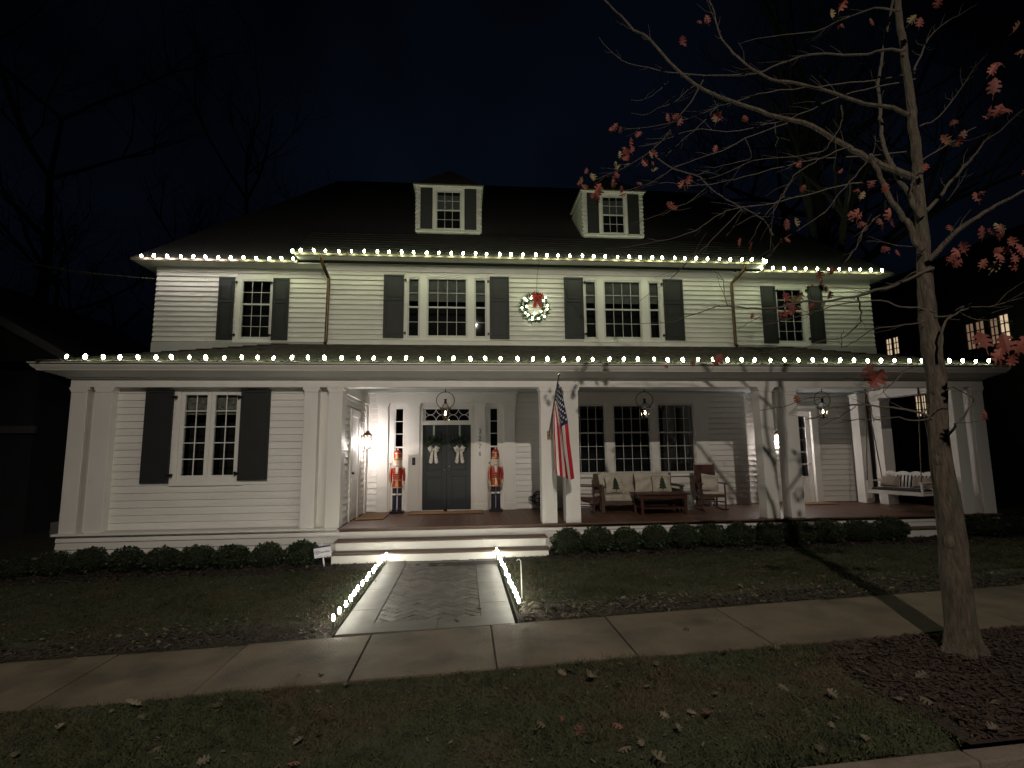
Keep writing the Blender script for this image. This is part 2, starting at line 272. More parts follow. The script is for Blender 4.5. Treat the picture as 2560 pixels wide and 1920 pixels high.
BR=[(0.125,0.04,[(4.28,-6.25,-0.28),(4.29,-6.24,-0.04),(4.34,-6.2,0.8),(4.34,-6.19,1.1),(4.35,-6.17,1.58),(4.41,-6.15,2.08),(4.4,-6.14,2.3),(4.42,-6.12,2.67),(4.46,-6.1,3.2),(4.5,-6.09,3.67),(4.52,-6.07,4.03),(4.56,-6.06,4.4),(4.56,-6.05,4.68),(4.58,-6.04,4.95),(4.58,-6.03,5.36),(4.59,-6.01,5.86),(4.6,-6.0,6.29)]),(0.034,0.008,[(4.44,-6.1,4.13),(4.34,-6.03,4.23),(4.2,-5.93,4.38),(4.06,-5.84,4.56),(3.96,-5.77,4.68),(3.77,-5.64,4.94),(3.5,-5.51,5.12),(3.22,-5.37,5.32),(3.03,-5.28,5.47),(2.81,-5.18,5.65),(2.55,-5.04,6.01),(2.3,-4.88,6.52),(2.12,-4.8,6.73),(1.98,-4.73,6.96),(1.81,-4.63,7.27),(1.76,-4.6,7.39)]),(0.022,0.007,[(4.49,-6.1,4.8),(4.38,-6.02,4.92),(4.19,-5.89,5.06),(3.99,-5.77,5.23),(3.68,-5.59,5.48),(3.44,-5.46,5.63),(3.23,-5.34,5.9),(3.1,-5.24,6.16),(3.05,-5.16,6.41),(3.04,-5.08,6.74),(3.03,-5.0,7.04)]),(0.03,0.02,[(4.37,-6.2,3.32),(4.33,-6.18,3.41),(4.3,-6.15,3.61),(4.26,-6.12,3.72),(4.18,-6.08,3.95),(4.14,-6.03,4.22),(4.1,-6.0,4.41)]),(0.026,0.018,[(4.45,-6.15,3.68),(4.42,-6.11,3.8),(4.42,-6.07,3.94),(4.38,-5.99,4.2),(4.37,-5.92,4.44),(4.37,-5.87,4.64),(4.44,-5.8,4.94)]),(0.018,0.012,[(4.44,-5.8,4.93),(4.47,-5.78,5.08),(4.51,-5.74,5.41),(4.6,-5.71,5.69),(4.76,-5.65,6.13),(4.94,-5.6,6.62)]),(0.026,0.012,[(4.42,-6.2,3.23),(4.51,-6.29,3.35),(4.59,-6.37,3.46),(4.67,-6.44,3.53),(4.77,-6.52,3.6),(4.85,-6.59,3.65),(4.98,-6.7,3.71)]),(0.018,0.006,[(4.55,-6.1,3.77),(4.86,-5.97,4.01),(5.1,-5.86,4.22),(5.42,-5.73,4.48),(5.63,-5.64,4.65),(5.94,-5.52,4.92),(6.3,-5.4,5.16),(6.89,-5.2,5.59)]),(0.01,0.003,[(4.69,-6.0,4.75),(5.07,-5.84,4.97),(5.65,-5.56,5.5),(6.05,-5.37,5.9),(6.45,-5.2,6.28)]),(0.012,0.004,[(4.6,-6.1,5.29),(4.7,-6.04,5.43),(5.09,-5.83,5.92),(5.54,-5.65,6.32),(6.23,-5.4,6.81)]),(0.012,0.003,[(4.51,-6.1,5.97),(4.4,-5.92,6.15),(4.22,-5.68,6.23),(4.05,-5.47,6.25),(3.7,-5.13,6.45),(3.43,-4.9,6.52)]),(0.014,0.003,[(4.53,-6.1,5.52),(4.39,-5.98,5.61),(4.22,-5.84,5.66),(3.87,-5.6,5.84),(3.61,-5.43,5.85),(3.38,-5.28,5.82),(3.05,-5.09,5.93),(2.63,-4.87,6.09),(2.32,-4.71,6.28),(2.01,-4.56,6.49),(1.78,-4.4,6.93)]),(0.01,0.003,[(4.8,-5.9,5.43),(4.52,-5.72,5.47),(4.22,-5.54,5.54),(3.92,-5.38,5.59),(3.58,-5.21,5.65),(3.29,-5.06,5.63),(3.1,-4.97,5.61),(2.85,-4.85,5.55),(2.59,-4.73,5.53),(2.32,-4.61,5.53),(2.04,-4.5,5.56)]),(0.009,0.003,[(4.7,-6.0,5.28),(4.42,-5.82,5.3),(4.12,-5.65,5.3),(3.77,-5.45,5.2),(3.58,-5.35,5.18),(3.2,-5.16,5.17),(2.84,-5.0,5.27),(2.65,-4.92,5.28),(2.39,-4.8,5.21),(2.15,-4.7,5.21)]),(0.008,0.003,[(3.52,-5.6,4.99),(3.16,-5.37,4.94),(2.93,-5.23,4.86),(2.58,-5.04,4.81),(2.31,-4.88,4.7),(2.18,-4.81,4.64),(1.94,-4.7,4.62)]),(0.008,0.003,[(2.79,-5.2,5.77),(2.69,-5.08,5.59),(2.56,-4.95,5.42),(2.44,-4.84,5.26),(2.29,-4.74,5.13),(2.06,-4.61,5.02),(1.86,-4.51,4.95),(1.63,-4.4,4.9)]),(0.006,0.003,[(3.06,-5.0,5.61),(3.0,-4.96,5.54),(2.91,-4.91,5.44),(2.75,-4.83,5.31),(2.59,-4.75,5.18),(2.49,-4.7,5.09)]),(0.011,0.003,[(4.61,-6.0,4.21),(4.29,-5.84,4.22),(3.99,-5.69,4.23),(3.69,-5.54,4.19),(3.41,-5.41,4.16),(3.09,-5.28,4.16),(2.9,-5.2,4.12),(2.72,-5.11,4.0),(2.47,-5.01,3.91),(2.15,-4.88,3.88),(1.93,-4.8,3.85)]),(0.006,0.003,[(3.1,-5.3,4.13),(2.95,-5.21,3.97),(2.81,-5.13,3.83),(2.67,-5.05,3.7),(2.54,-4.98,3.59),(2.39,-4.9,3.44)]),(0.008,0.003,[(4.16,-5.9,4.41),(4.08,-5.8,4.29),(3.98,-5.69,4.16),(3.89,-5.57,4.0),(3.73,-5.45,3.89),(3.53,-5.3,3.76),(3.43,-5.2,3.6)]),(0.008,0.005,[(2.43,-4.6,5.12),(2.58,-4.68,4.94),(2.83,-4.78,4.81),(2.93,-4.84,4.66),(3.06,-4.91,4.48),(3.23,-5.0,4.32),(3.37,-5.08,4.19),(3.47,-5.14,4.04),(3.51,-5.2,3.87)]),(0.009,0.003,[(3.9,-6.0,4.49),(3.82,-5.93,4.49),(3.74,-5.86,4.47),(3.66,-5.78,4.44),(3.54,-5.67,4.38),(3.48,-5.59,4.29),(3.44,-5.51,4.19),(3.4,-5.44,4.1),(3.41,-5.35,3.96),(3.46,-5.2,3.71)]),(0.009,0.003,[(4.64,-6.0,4.48),(4.34,-5.82,4.52),(4.05,-5.66,4.58),(3.83,-5.55,4.61),(3.58,-5.42,4.6),(3.2,-5.23,4.56),(2.96,-5.12,4.54),(2.67,-5.0,4.55),(2.42,-4.89,4.64),(2.2,-4.8,4.63)]),(0.008,0.003,[(3.84,-6.0,4.94),(3.89,-5.94,4.86),(3.9,-5.88,4.78),(3.86,-5.8,4.69),(3.82,-5.72,4.6),(3.58,-5.55,4.63),(3.25,-5.33,4.7),(2.96,-5.13,4.62),(2.73,-5.0,4.62)]),(0.005,0.003,[(3.13,-5.4,4.93),(3.26,-5.3,4.76),(3.08,-5.19,4.74),(2.85,-5.07,4.71),(2.73,-5.0,4.67)]),(0.006,0.002,[(3.44,-5.5,5.06),(3.47,-5.45,4.94),(3.5,-5.43,4.91),(3.49,-5.4,4.83)]),(0.008,0.006,[(2.92,-5.2,5.62),(2.91,-5.15,5.56),(3.01,-5.1,5.52)]),(0.002,0.004,[(2.15,-4.5,5.98),(2.31,-4.56,5.95),(2.45,-4.63,6.01),(2.58,-4.7,6.11)]),(0.002,0.005,[(2.18,-4.4,5.86),(2.35,-4.48,5.79),(2.48,-4.55,5.84),(2.63,-4.63,5.85),(2.77,-4.72,5.94),(2.9,-4.8,6.02)]),(0.002,0.005,[(2.07,-4.6,4.24),(2.24,-4.68,4.28),(2.44,-4.76,4.32),(2.57,-4.83,4.37),(2.68,-4.88,4.41),(2.79,-4.94,4.49),(2.88,-5.0,4.57)]),(0.003,0.005,[(3.06,-5.0,3.94),(3.12,-5.09,4.02),(3.25,-5.23,4.07),(3.31,-5.3,4.09)]),(0.003,0.006,[(3.32,-5.0,3.85),(3.36,-5.07,3.94),(3.37,-5.14,4.02),(3.47,-5.3,4.18),(3.55,-5.4,4.25)]),(0.016,0.008,[(4.47,-6.2,3.15),(4.38,-6.13,3.12),(4.21,-5.99,3.04),(4.08,-5.9,3.01),(3.94,-5.81,2.98),(3.7,-5.67,2.96),(3.56,-5.58,2.99),(3.4,-5.49,2.96),(3.19,-5.38,2.96),(3.04,-5.3,2.99)]),(0.008,0.003,[(3.04,-5.3,2.99),(2.9,-5.24,3.02),(2.78,-5.2,3.03),(2.59,-5.12,2.97),(2.4,-5.04,2.91),(2.24,-4.99,2.89),(2.01,-4.9,2.9)]),(0.01,0.003,[(4.42,-6.2,2.72),(4.33,-6.12,2.78),(4.21,-6.04,2.81),(4.1,-5.95,2.9),(3.92,-5.83,2.91),(3.73,-5.71,2.89),(3.59,-5.62,2.85),(3.33,-5.48,2.8),(3.19,-5.4,2.77)]),(0.01,0.003,[(4.14,-5.6,3.05),(4.19,-5.56,2.93),(4.22,-5.52,2.82),(4.17,-5.49,2.74),(4.06,-5.43,2.64),(3.89,-5.37,2.62),(3.71,-5.3,2.55)]),(0.008,0.003,[(4.32,-6.2,2.63),(4.26,-6.1,2.62),(4.18,-5.98,2.63),(4.09,-5.86,2.63),(4.01,-5.74,2.57),(3.95,-5.65,2.51),(3.91,-5.6,2.5)]),(0.005,0.002,[(2.91,-5.2,3.04),(2.89,-5.18,3.16),(2.91,-5.14,3.36),(2.84,-5.11,3.46),(2.78,-5.1,3.48)]),(0.002,0.004,[(3.01,-5.2,2.76),(3.11,-5.23,2.84),(3.25,-5.26,2.91),(3.38,-5.3,2.99)]),(0.002,0.004,[(1.98,-5.0,3.14),(2.16,-5.03,3.27),(2.32,-5.05,3.38),(2.51,-5.08,3.56),(2.62,-5.1,3.67)]),(0.005,0.003,[(3.91,-5.6,2.49),(3.92,-5.6,2.61),(3.95,-5.6,2.68)]),(0.003,0.007,[(3.85,-5.8,3.32),(3.93,-5.86,3.43),(3.98,-5.91,3.54),(3.99,-5.94,3.63),(4.08,-6.0,3.73)]),(0.013,0.003,[(4.3,-6.2,1.7),(4.23,-6.15,1.76),(4.13,-6.08,1.81),(4.0,-6.01,1.84),(3.85,-5.93,1.86),(3.7,-5.86,1.86),(3.58,-5.8,1.84),(3.49,-5.75,1.76),(3.39,-5.7,1.74)]),(0.006,0.0035,[(4.41,-5.9,2.23),(4.33,-5.88,2.21),(4.23,-5.83,2.08),(4.08,-5.79,2.03),(3.88,-5.73,1.99),(3.65,-5.67,1.97),(3.46,-5.62,1.96),(3.24,-5.56,1.88),(3.03,-5.5,1.85)]),(0.008,0.003,[(4.25,-6.2,1.72),(4.15,-6.12,1.7),(4.03,-6.03,1.74),(3.9,-5.94,1.72),(3.77,-5.85,1.73),(3.69,-5.8,1.72)]),(0.004,0.002,[(3.85,-5.8,1.86),(3.7,-5.75,1.76),(3.53,-5.7,1.67)]),(0.012,0.004,[(4.32,-6.3,1.56),(4.36,-6.33,1.64),(4.39,-6.34,1.67),(4.44,-6.38,1.76),(4.49,-6.41,1.84),(4.4,-6.44,1.92),(4.23,-6.48,1.97),(4.15,-6.5,1.94)]),(0.006,0.003,[(4.37,-6.2,2.07),(4.34,-6.16,1.89),(4.27,-6.12,1.76),(4.31,-6.1,1.66)]),(0.006,0.003,[(3.91,-5.9,1.88),(3.94,-5.9,1.78),(3.94,-5.9,1.7)]),(0.004,0.002,[(4.14,-5.9,1.94),(4.07,-5.9,2.01),(4.12,-5.9,2.07)]),(0.008,0.003,[(4.41,-6.2,2.67),(4.52,-6.23,2.68),(4.64,-6.27,2.75),(4.75,-6.3,2.74),(4.91,-6.34,2.76),(5.12,-6.4,2.81)]),(0.013,0.006,[(4.34,-6.3,2.28),(4.35,-6.31,2.43),(4.39,-6.33,2.59),(4.49,-6.34,2.66),(4.64,-6.35,2.73)]),(0.004,0.002,[(4.58,-6.3,2.69),(4.68,-6.37,2.61),(4.87,-6.5,2.56)]),(0.008,0.003,[(4.27,-6.2,3.11),(4.25,-6.08,3.08),(4.21,-5.93,3.06),(4.15,-5.74,3.07),(4.1,-5.6,3.02)]),(0.004,0.002,[(4.27,-6.2,3.36),(4.23,-6.08,3.42),(4.17,-5.91,3.53),(4.12,-5.8,3.57)]),(0.003,0.002,[(4.89,-6.0,3.94),(5.07,-5.94,4.12),(5.18,-5.9,4.28)]),(0.008,0.003,[(4.22,-6.0,3.92),(4.25,-5.95,3.84),(4.2,-5.89,3.79),(4.11,-5.77,3.66),(4.1,-5.68,3.51),(4.03,-5.6,3.42)]),(0.01,0.004,[(4.4,-6.1,3.92),(4.38,-6.15,4.02),(4.4,-6.21,4.13),(4.42,-6.25,4.21),(4.57,-6.36,4.31),(4.68,-6.44,4.37),(4.76,-6.5,4.42)])]
LV=[(3.69,-6.3,5.71,2),(3.96,-6.3,5.52,1),(4.44,-6.3,5.67,1),(4.58,-6.3,5.67,1),(4.78,-6.3,5.85,2),(2.77,-5.4,6.31,2),(2.64,-5.0,6.37,2),(4.63,-7.0,4.93,1.4),(4.69,-7.0,4.75,1),(4.39,-7.0,4.55,1),(4.43,-7.0,4.39,1.2),(1.77,-5.0,5.23,2),(2.04,-5.0,5.15,1),(1.9,-5.0,4.96,4),(1.85,-5.0,4.85,3),(2.2,-5.0,4.82,3),(2.22,-5.0,4.73,1),(1.33,-5.0,4.59,2),(1.79,-5.0,4.64,2),(1.46,-5.0,4.5,2),(1.76,-5.0,4.45,2),(1.48,-5.0,4.34,3),(2.48,-5.0,5.3,2),(2.45,-5.0,5.19,1),(2.82,-5.4,5.13,2),(2.93,-5.4,5.21,1),(3.19,-5.4,5.14,1),(2.57,-5.0,4.53,2),(2.49,-5.0,4.25,2),(2.06,-5.0,4.53,1),(2.75,-5.4,4.71,1),(3.73,-5.4,4.63,1),(4.2,-5.4,4.55,1),(3.75,-5.4,4.3,1),(3.68,-6.3,3.8,2),(3.93,-6.3,3.82,1),(3.67,-6.3,3.5,2),(3.94,-6.3,3.5,1),(4.87,-6.3,3.82,2),(4.65,-6.3,4.29,3),(4.81,-6.3,4.34,2),(4.33,-7.0,4.1,3),(4.45,-7.0,4.16,3),(4.51,-7.0,3.63,1),(4.44,-6.3,4.11,1),(4.33,-7.0,3.16,3),(4.76,-6.3,4.58,1),(4.52,-7.0,4.66,1),(4.0,-5.4,3.28,2),(3.89,-5.4,3.29,1),(3.84,-5.4,3.18,2),(3.85,-5.4,3.11,2),(3.53,-5.4,2.97,3),(3.5,-5.4,2.9,3),(3.63,-5.4,2.96,2),(3.75,-5.4,2.96,1),(3.85,-5.4,2.96,1),(2.26,-5.0,2.36,1),(2.58,-5.0,2.39,1),(2.59,-5.4,2.32,1.3),(3.66,-6.3,3.53,2),(3.94,-6.3,3.51,2),(4.02,-6.3,3.25,2),(3.57,-5.4,3.84,2),(3.52,-5.4,3.75,2),(3.01,-5.4,3.67,1),(3.14,-5.4,3.62,1),(3.05,-5.4,2.83,0.6),(4.47,-6.3,3.16,2),(4.62,-6.3,3.15,2),(4.79,-6.3,3.1,1),(4.36,-6.9,3.13,3),(4.47,-6.9,3.07,4),(4.53,-6.9,2.94,4),(4.32,-6.9,3.17,1),(4.39,-6.9,2.9,3),(4.23,-6.9,2.18,1.6),(4.42,-6.9,2.19,1.6),(4.34,-6.9,2.15,1.2),(3.63,-6.3,2.04,1.8),(4.69,-6.3,3.26,1),(4.62,-6.3,3.5,1),(3.52,-5.4,1.93,1),(4.06,-7.0,2.03,1.5),(4.24,-7.0,2.07,1),(3.89,-7.0,1.64,1)]
# ================================================================== SETTING
def sheet(name, xs, ys, m, dz=0, zf=ground, kind='structure', mask=None):
    b = MB(); nx, ny = len(xs), len(ys)
    vs = [(x, y, zf(x, y)+dz) for y in ys for x in xs]; fs = []
    for j in range(ny-1):
        for i in range(nx-1):
            if mask and not mask((xs[i]+xs[i+1])/2, (ys[j]+ys[j+1])/2): continue
            a = j*nx+i; fs.append((a, a+1, a+nx+1, a+nx))
    b.add(vs, fs); b.sm = True
    return tag(obj(name, b, m), kind=kind)
def lin(a, b, n): return [a+(b-a)*i/n for i in range(n+1)]
gx = [-400, -120, -60]+lin(-30, 32, 62)+[60, 120, 400]
gy = [-300, -80, -16.42, -16.4, -7.452, -7.45]+lin(-7.2, -5.84, 5)+[-5.82, -5.815, -4.66, -4.65]+lin(-4.4, -.6, 10)+lin(0, 10, 4)+[20, 40, 100, 400]
gx = sorted(gx+[-1.43, -1.42, .58, .59])
sheet('lawn_ground', gx, gy, 'soil', zf=lambda x, y: ground(x, y)-(.12 if (-1.425 < x < .585 and -4.66 < y < -.5) else 0))
# street, kerb, sidewalk
sheet('street', lin(-30, 32, 31), lin(-16.3, -7.6, 8), 'asph', zf=lambda x, y: zsw(x)-.20)
kr = tag(obj('kerb', B(-26, -25.9, -7.6, -7.45, -1.6, -1.5), 'kerb'), kind='structure')
for i in range(22):
    x = -12.2+i*1.27; b = MB()
    z0, z1 = zsw(x)-.075, zsw(x+1.262)-.075
    b.add([(x,-7.6,z0-.25),(x+1.262,-7.6,z1-.25),(x+1.262,-7.45,z1-.25),(x,-7.45,z0-.25),(x,-7.585,z0),(x+1.262,-7.585,z1),(x+1.262,-7.45,z1),(x,-7.45,z0)], [(0,3,2,1),(4,5,6,7),(0,1,5,4),(1,2,6,5),(2,3,7,6),(3,0,4,7)])
    obj('kerb_stone', b, 'kerb', kr, bevel=.012)
sw = tag(obj('sidewalk', MB().add([(-26,-5.82,zsw(-26)-.06),(28,-5.82,zsw(28)-.06),(28,-4.65,zsw(28)-.06),(-26,-4.65,zsw(-26)-.06)], [(0,1,2,3)]), 'joint'), kind='structure')
for i in range(-13, 15):
    x0 = -.985+i*1.27; x1 = x0+1.27-.014; dz = random.uniform(-.006, .006); b = MB(); dy = random.uniform(-.01, .01)
    za, zb_ = zsw(x0)+dz, zsw(x1)+dz+random.uniform(-.004, .004)
    b.add([(x0,-5.82+dy,za-.05),(x1,-5.82+dy,zb_-.05),(x1,-4.65,zb_-.05),(x0,-4.65,za-.05),(x0,-5.82+dy,za),(x1,-5.82+dy,zb_),(x1,-4.65,zb_),(x0,-4.65,za)], [(0,3,2,1),(4,5,6,7),(0,1,5,4),(1,2,6,5),(2,3,7,6),(3,0,4,7)])
    obj('paving_slab', b, 'conc', sw, bevel=.008)
# walkway
def zw(x, y): t = (-.62-y)/4.0; return -.488*(1-t)+(-.452+.022*(x+.4))*t
wk = tag(obj('walkway', MB().add([(-1.40,-4.64,zw(-1.4,-4.64)-.03),(.56,-4.64,zw(.56,-4.64)-.03),(.56,-.6,zw(.56,-.6)-.03),(-1.40,-.6,zw(-1.4,-.6)-.03)], [(0,1,2,3)]), 'joint'), kind='structure')
def slab(poly, m, name, th=.045, dz=0, bev=.004):
    b = MB(); n = len(poly)
    vs = [(x, y, zw(x, y)-th) for x, y in poly]+[(x, y, zw(x, y)+dz) for x, y in poly]
    if name == 'paver':
        tx, ty = random.uniform(-.02, .02), random.uniform(-.02, .02); cx0 = sum(p[0] for p in poly)/n; cy0 = sum(p[1] for p in poly)/n
        vs = [(x, y, z+(0 if k < n else (x-cx0)*tx+(y-cy0)*ty)) for k, (x, y, z) in enumerate(vs)]
    b.add(vs, [tuple(range(n))[::-1], tuple(range(n, 2*n))]+[(i, (i+1) % n, n+(i+1) % n, n+i) for i in range(n)])
    return obj(name, b, m, wk, bevel=bev)
def rect(x0, x1, y0, y1): return [(x0,y0),(x1,y0),(x1,y1),(x0,y1)]
g = .004
for x0, x1 in ((-1.39, -1.035), (.185, .555)):
    ys = [-.64, -1.62, -2.68, -3.70] if x0 < 0 else [-.64, -1.40, -2.55, -3.655]
    for a, c in zip(ys[:-1], ys[1:]): slab(rect(x0, x1, c+g, a-g), 'stone', 'border_stone', dz=.004)
slab([(-1.39,-4.60),(-.31,-4.60),(-.31,-4.235),(-1.035,-4.235),(-1.035,-3.70-g),(-1.39,-3.70-g)][::1], 'stone', 'border_stone', dz=.004)
slab([(-.302,-4.60),(.555,-4.58),(.555,-3.655-g),(.185,-3.655-g),(.185,-4.22),(-.302,-4.23)], 'stone', 'border_stone', dz=.004)
def clip(poly, x0, x1, y0, y1):
    for ax, v, sg in ((0, x0, 1), (0, x1, -1), (1, y0, 1), (1, y1, -1)):
        out = []
        for i in range(len(poly)):
            p, q = poly[i], poly[(i+1) % len(poly)]; ip = (p[ax]-v)*sg >= 0; iq = (q[ax]-v)*sg >= 0
            if ip: out.append(p)
            if ip != iq:
                t = (v-p[ax])/(q[ax]-p[ax]); out.append((p[0]+(q[0]-p[0])*t, p[1]+(q[1]-p[1])*t))
        poly = out
        if len(poly) < 3: return []
    return poly
def area(p): return abs(sum(p[i][0]*p[(i+1) % len(p)][1]-p[(i+1) % len(p)][0]*p[i][1] for i in range(len(p))))/2
w_ = .118; c45 = math.sqrt(.5)
for k in range(-60, 60):
    for j in range(-20, 20):
        for (cx, cy, cw, ch) in ((k+4*j, k, 2, 1), (k+4*j, k+1, 1, 2)):
            q = [(cx*w_+.0045, cy*w_+.0045), ((cx+cw)*w_-.0045, cy*w_+.0045), ((cx+cw)*w_-.0045, (cy+ch)*w_-.0045), (cx*w_+.0045, (cy+ch)*w_-.0045)]
            q = [((x-y)*c45-.42, (x+y)*c45-2.5) for x, y in q]
            q = clip(q, -1.028, .178, -4.222, -.645)
            if len(q) >= 3 and area(q) > .0006: slab(q, 'paver', 'paver', dz=random.uniform(-.004, .004), bev=.003)
# mulch beds
sheet('mulch_bed', lin(-9, 13, 44), [-1.22, -.9, -.6, -.3, .1], 'mulchbase', .006, mask=lambda x, y: not (-2.4 < x < 1.5 and y > -.9))
sheet('leaf_litter_strip', lin(.60, 9, 17), [-4.648, -4.3, -4.1], 'mulchbase', .006)
sheet('leaf_litter_strip', lin(-12, -1.42, 20), [-4.648, -4.3, -4.15], 'mulchbase', .006)
sheet('tree_mulch_ring', lin(3.12, 6.2, 8), [-7.44, -6.9, -6.4, -5.84], 'mulchred', .008)
def np_mesh(name, V, F, m, kind='stuff', parent=None):
    me = bpy.data.meshes.new(name); n = len(V); me.vertices.add(n); me.vertices.foreach_set('co', V.astype(np.float32).ravel())
    k = F.shape[1]; me.loops.add(F.size); me.loops.foreach_set('vertex_index', F.astype(np.int32).ravel())
    me.polygons.add(len(F)); me.polygons.foreach_set('loop_start', np.arange(0, F.size, k, dtype=np.int32))
    me.update(calc_edges=True); me.validate(); me.materials.append(M[m])
    return tag(link(name, me, parent), kind=kind)
gv = np.vectorize(ground)
def grass(name, n, x0, x1, y0, y1, mask, h=.055):
    x = np.random.uniform(x0, x1, n); y = np.random.uniform(y0, y1, n); k = mask(x, y); k = k & ((np.sin(x*2.1+1.7*np.sin(y*1.9))*np.sin(y*3.3+1.3*np.sin(x*2.7))+.35*np.sin(x*9.1+y*3)*np.sin(y*8.3)) > np.random.uniform(-1.6, -.35, n)); x = x[k]; y = y[k]; n = len(x)
    cl = .75+.6*np.sin(x*3.1+np.sin(y*4))*np.sin(y*2.7+x)+.25*np.sin(x*13+y*5)*np.sin(y*17)
    z = gv(x, y); a = np.random.uniform(0, 2*np.pi, n); hh = h*np.random.uniform(.45, 1.25, n)*np.clip(cl, .55, 1.2); w = np.random.uniform(.003, .006, n)
    ld = np.random.uniform(.2, 1.9, n)*hh; hh = hh*.8; la = np.random.uniform(0, 2*np.pi, n)
    dx, dy = np.cos(a)*w, np.sin(a)*w
    V = np.stack([np.stack([x-dx, y-dy, z], 1), np.stack([x+dx, y+dy, z], 1), np.stack([x+np.cos(la)*ld, y+np.sin(la)*ld, z+hh], 1)], 1).reshape(-1, 3)
    return np_mesh(name, V, np.arange(3*n).reshape(-1, 3), 'grass')
grass('verge_grass', 150000, -7, 7.6, -7.46, -5.80, lambda x, y: ~((x > 3.12+.12*np.sin(y*5)) & (x < 6.2)))
grass('front_lawn_grass', 190000, -9, 12, -4.6, -1.2, lambda x, y: ~((x > -1.44) & (x < .62)) & ((y > -3.95+.15*np.sin(x*1.9)) | (np.random.uniform(0,1,len(x)) < .22+.2*np.sin(x*3.1))), .06)
grass('side_lawn_grass', 30000, -14, -8.2, -3.9, 4, lambda x, y: x < 99)
def chips(name, n, x0, x1, y0, y1, mask, m, s=.02):
    x = np.random.uniform(x0, x1, n); y = np.random.uniform(y0, y1, n); k = mask(x, y); x = x[k]; y = y[k]; n = len(x)
    z = gv(x, y)+.012+np.random.uniform(0, .02, n); L = s*np.random.uniform(.5, 1.7, n); w = L*np.random.uniform(.25, .6, n)
    a = np.random.uniform(0, 2*np.pi, n); ti = np.random.uniform(-.5, .5, n); t2 = np.random.uniform(-.5, .5, n)
    ux, uy = np.cos(a)*L, np.sin(a)*L; vx, vy = -np.sin(a)*w, np.cos(a)*w
    P = []
    for s1, s2 in ((-1, -1), (1, -1), (1, 1), (-1, 1)): P.append(np.stack([x+s1*ux+s2*vx, y+s1*uy+s2*vy, z+s1*L*ti+s2*w*t2], 1))
    return np_mesh(name, np.stack(P, 1).reshape(-1, 3), np.arange(4*n).reshape(-1, 4), m)
chips('mulch_chips', 16000, -9, 13, -1.24, .0, lambda x, y: ~((x > -2.45) & (x < 1.56) & (y > -.68)) & ~((x > -1.42) & (x < .58)), 'chip', .018)
chips('mulch_chips', 9000, .62, 9, -4.64, -3.75, lambda x, y: y < -4.05+.15*np.sin(x*1.3+1)+.1*np.sin(x*7)+np.random.uniform(-.15,.15,len(x)), 'chip', .014)
chips('mulch_chips', 8000, -9, -1.44, -4.64, -3.75, lambda x, y: y < -4.05+.15*np.sin(x*1.7)+.1*np.sin(x*7)+np.random.uniform(-.15,.15,len(x)), 'chip', .014)
chips('red_mulch_chips', 11000, 3.05, 6.3, -7.42, -5.86, lambda x, y: x > 3.12+.12*np.sin(y*5), 'chipred', .015)
chips('leaf_litter', 900, .64, 7, -4.62, -3.85, lambda x, y: np.random.uniform(0,1,len(x)) < np.exp(-(x-.6)/3.5), 'litter', .02)
chips('leaf_litter', 300, -8, -1.46, -4.62, -3.7, lambda x, y: x < 99, 'litter', .02)
chips('leaf_litter', 260, -8, 9, -1.2, -.5, lambda x, y: ~((x > -2.5) & (x < 1.6)), 'litter', .022)
chips('leaf_fragments', 1300, -7, 7.5, -7.4, -5.84, lambda x, y: x < 99, 'fallen', .009)
chips('leaf_fragments', 1500, -8, 11, -4.5, -1.2, lambda x, y: ~((x > -1.44) & (x < .62)), 'fallen', .011)
chips('leaf_litter', 260, .64, 2.2, -4.6, -4.0, lambda x, y: x < 99, 'fallen', .022)
# oak leaf shapes
def oak_leaf(s=.12, curl=.25, seed=0):
    r = random.Random(seed); L = [(0, 0)]
    side = [(.03,.08),(.08,.13),(.20,.17),(.27,.12),(.27,.24),(.13,.31),(.13,.38),(.30,.43),(.40,.38),(.37,.51),(.16,.56),(.15,.62),(.26,.68),(.33,.66),(.27,.78),(.13,.83),(.10,.92),(0,1.0)]
    rt = [(x*r.uniform(.85,1.15), y) for x, y in side]; lf = [(-x*r.uniform(.85,1.15), y) for x, y in side[:-1]][::-1]
    out = [(.012,-.25),(.012,.0)]+rt+lf+[(-.012,0),(-.012,-.25)]
    b = MB(); n = len(out)
    P = [(x*s, y*s, curl*s*(abs(x)*1.1+ (y-.4)**2*.9)) for x, y in out]
    # spine strips: fan from spine points
    vs = P+[(0, t*s, curl*s*(t-.4)**2*.9) for t in (0, .2, .35, .5, .65, .8, .95)]
    fs = []
    k = len(rt)
    def near(y): return n+min(range(7), key=lambda q: abs((0,.2,.35,.5,.65,.8,.95)[q]-y))
    for i in range(1, n-2):
        a, c = near(out[i][1]), near(out[i+1][1])
        fs.append((i, i+1, a))
        if a != c: fs.append((i+1, c, a))
    fs.append((0, 1, n-2, n-1))
    b.add(vs, fs); b.sm = False
    return b
LEAF = {}
for k in ('leafred', 'leaforange', 'leafyellow', 'fallen', 'fallenred'):
    LEAF[k] = [oak_leaf(.125, c, q).mesh('oak_leaf', [M[k]]) for q, c in ((1, .3), (2, .8), (3, -.6))]
gr_l = 'fallen oak leaves on the ground'
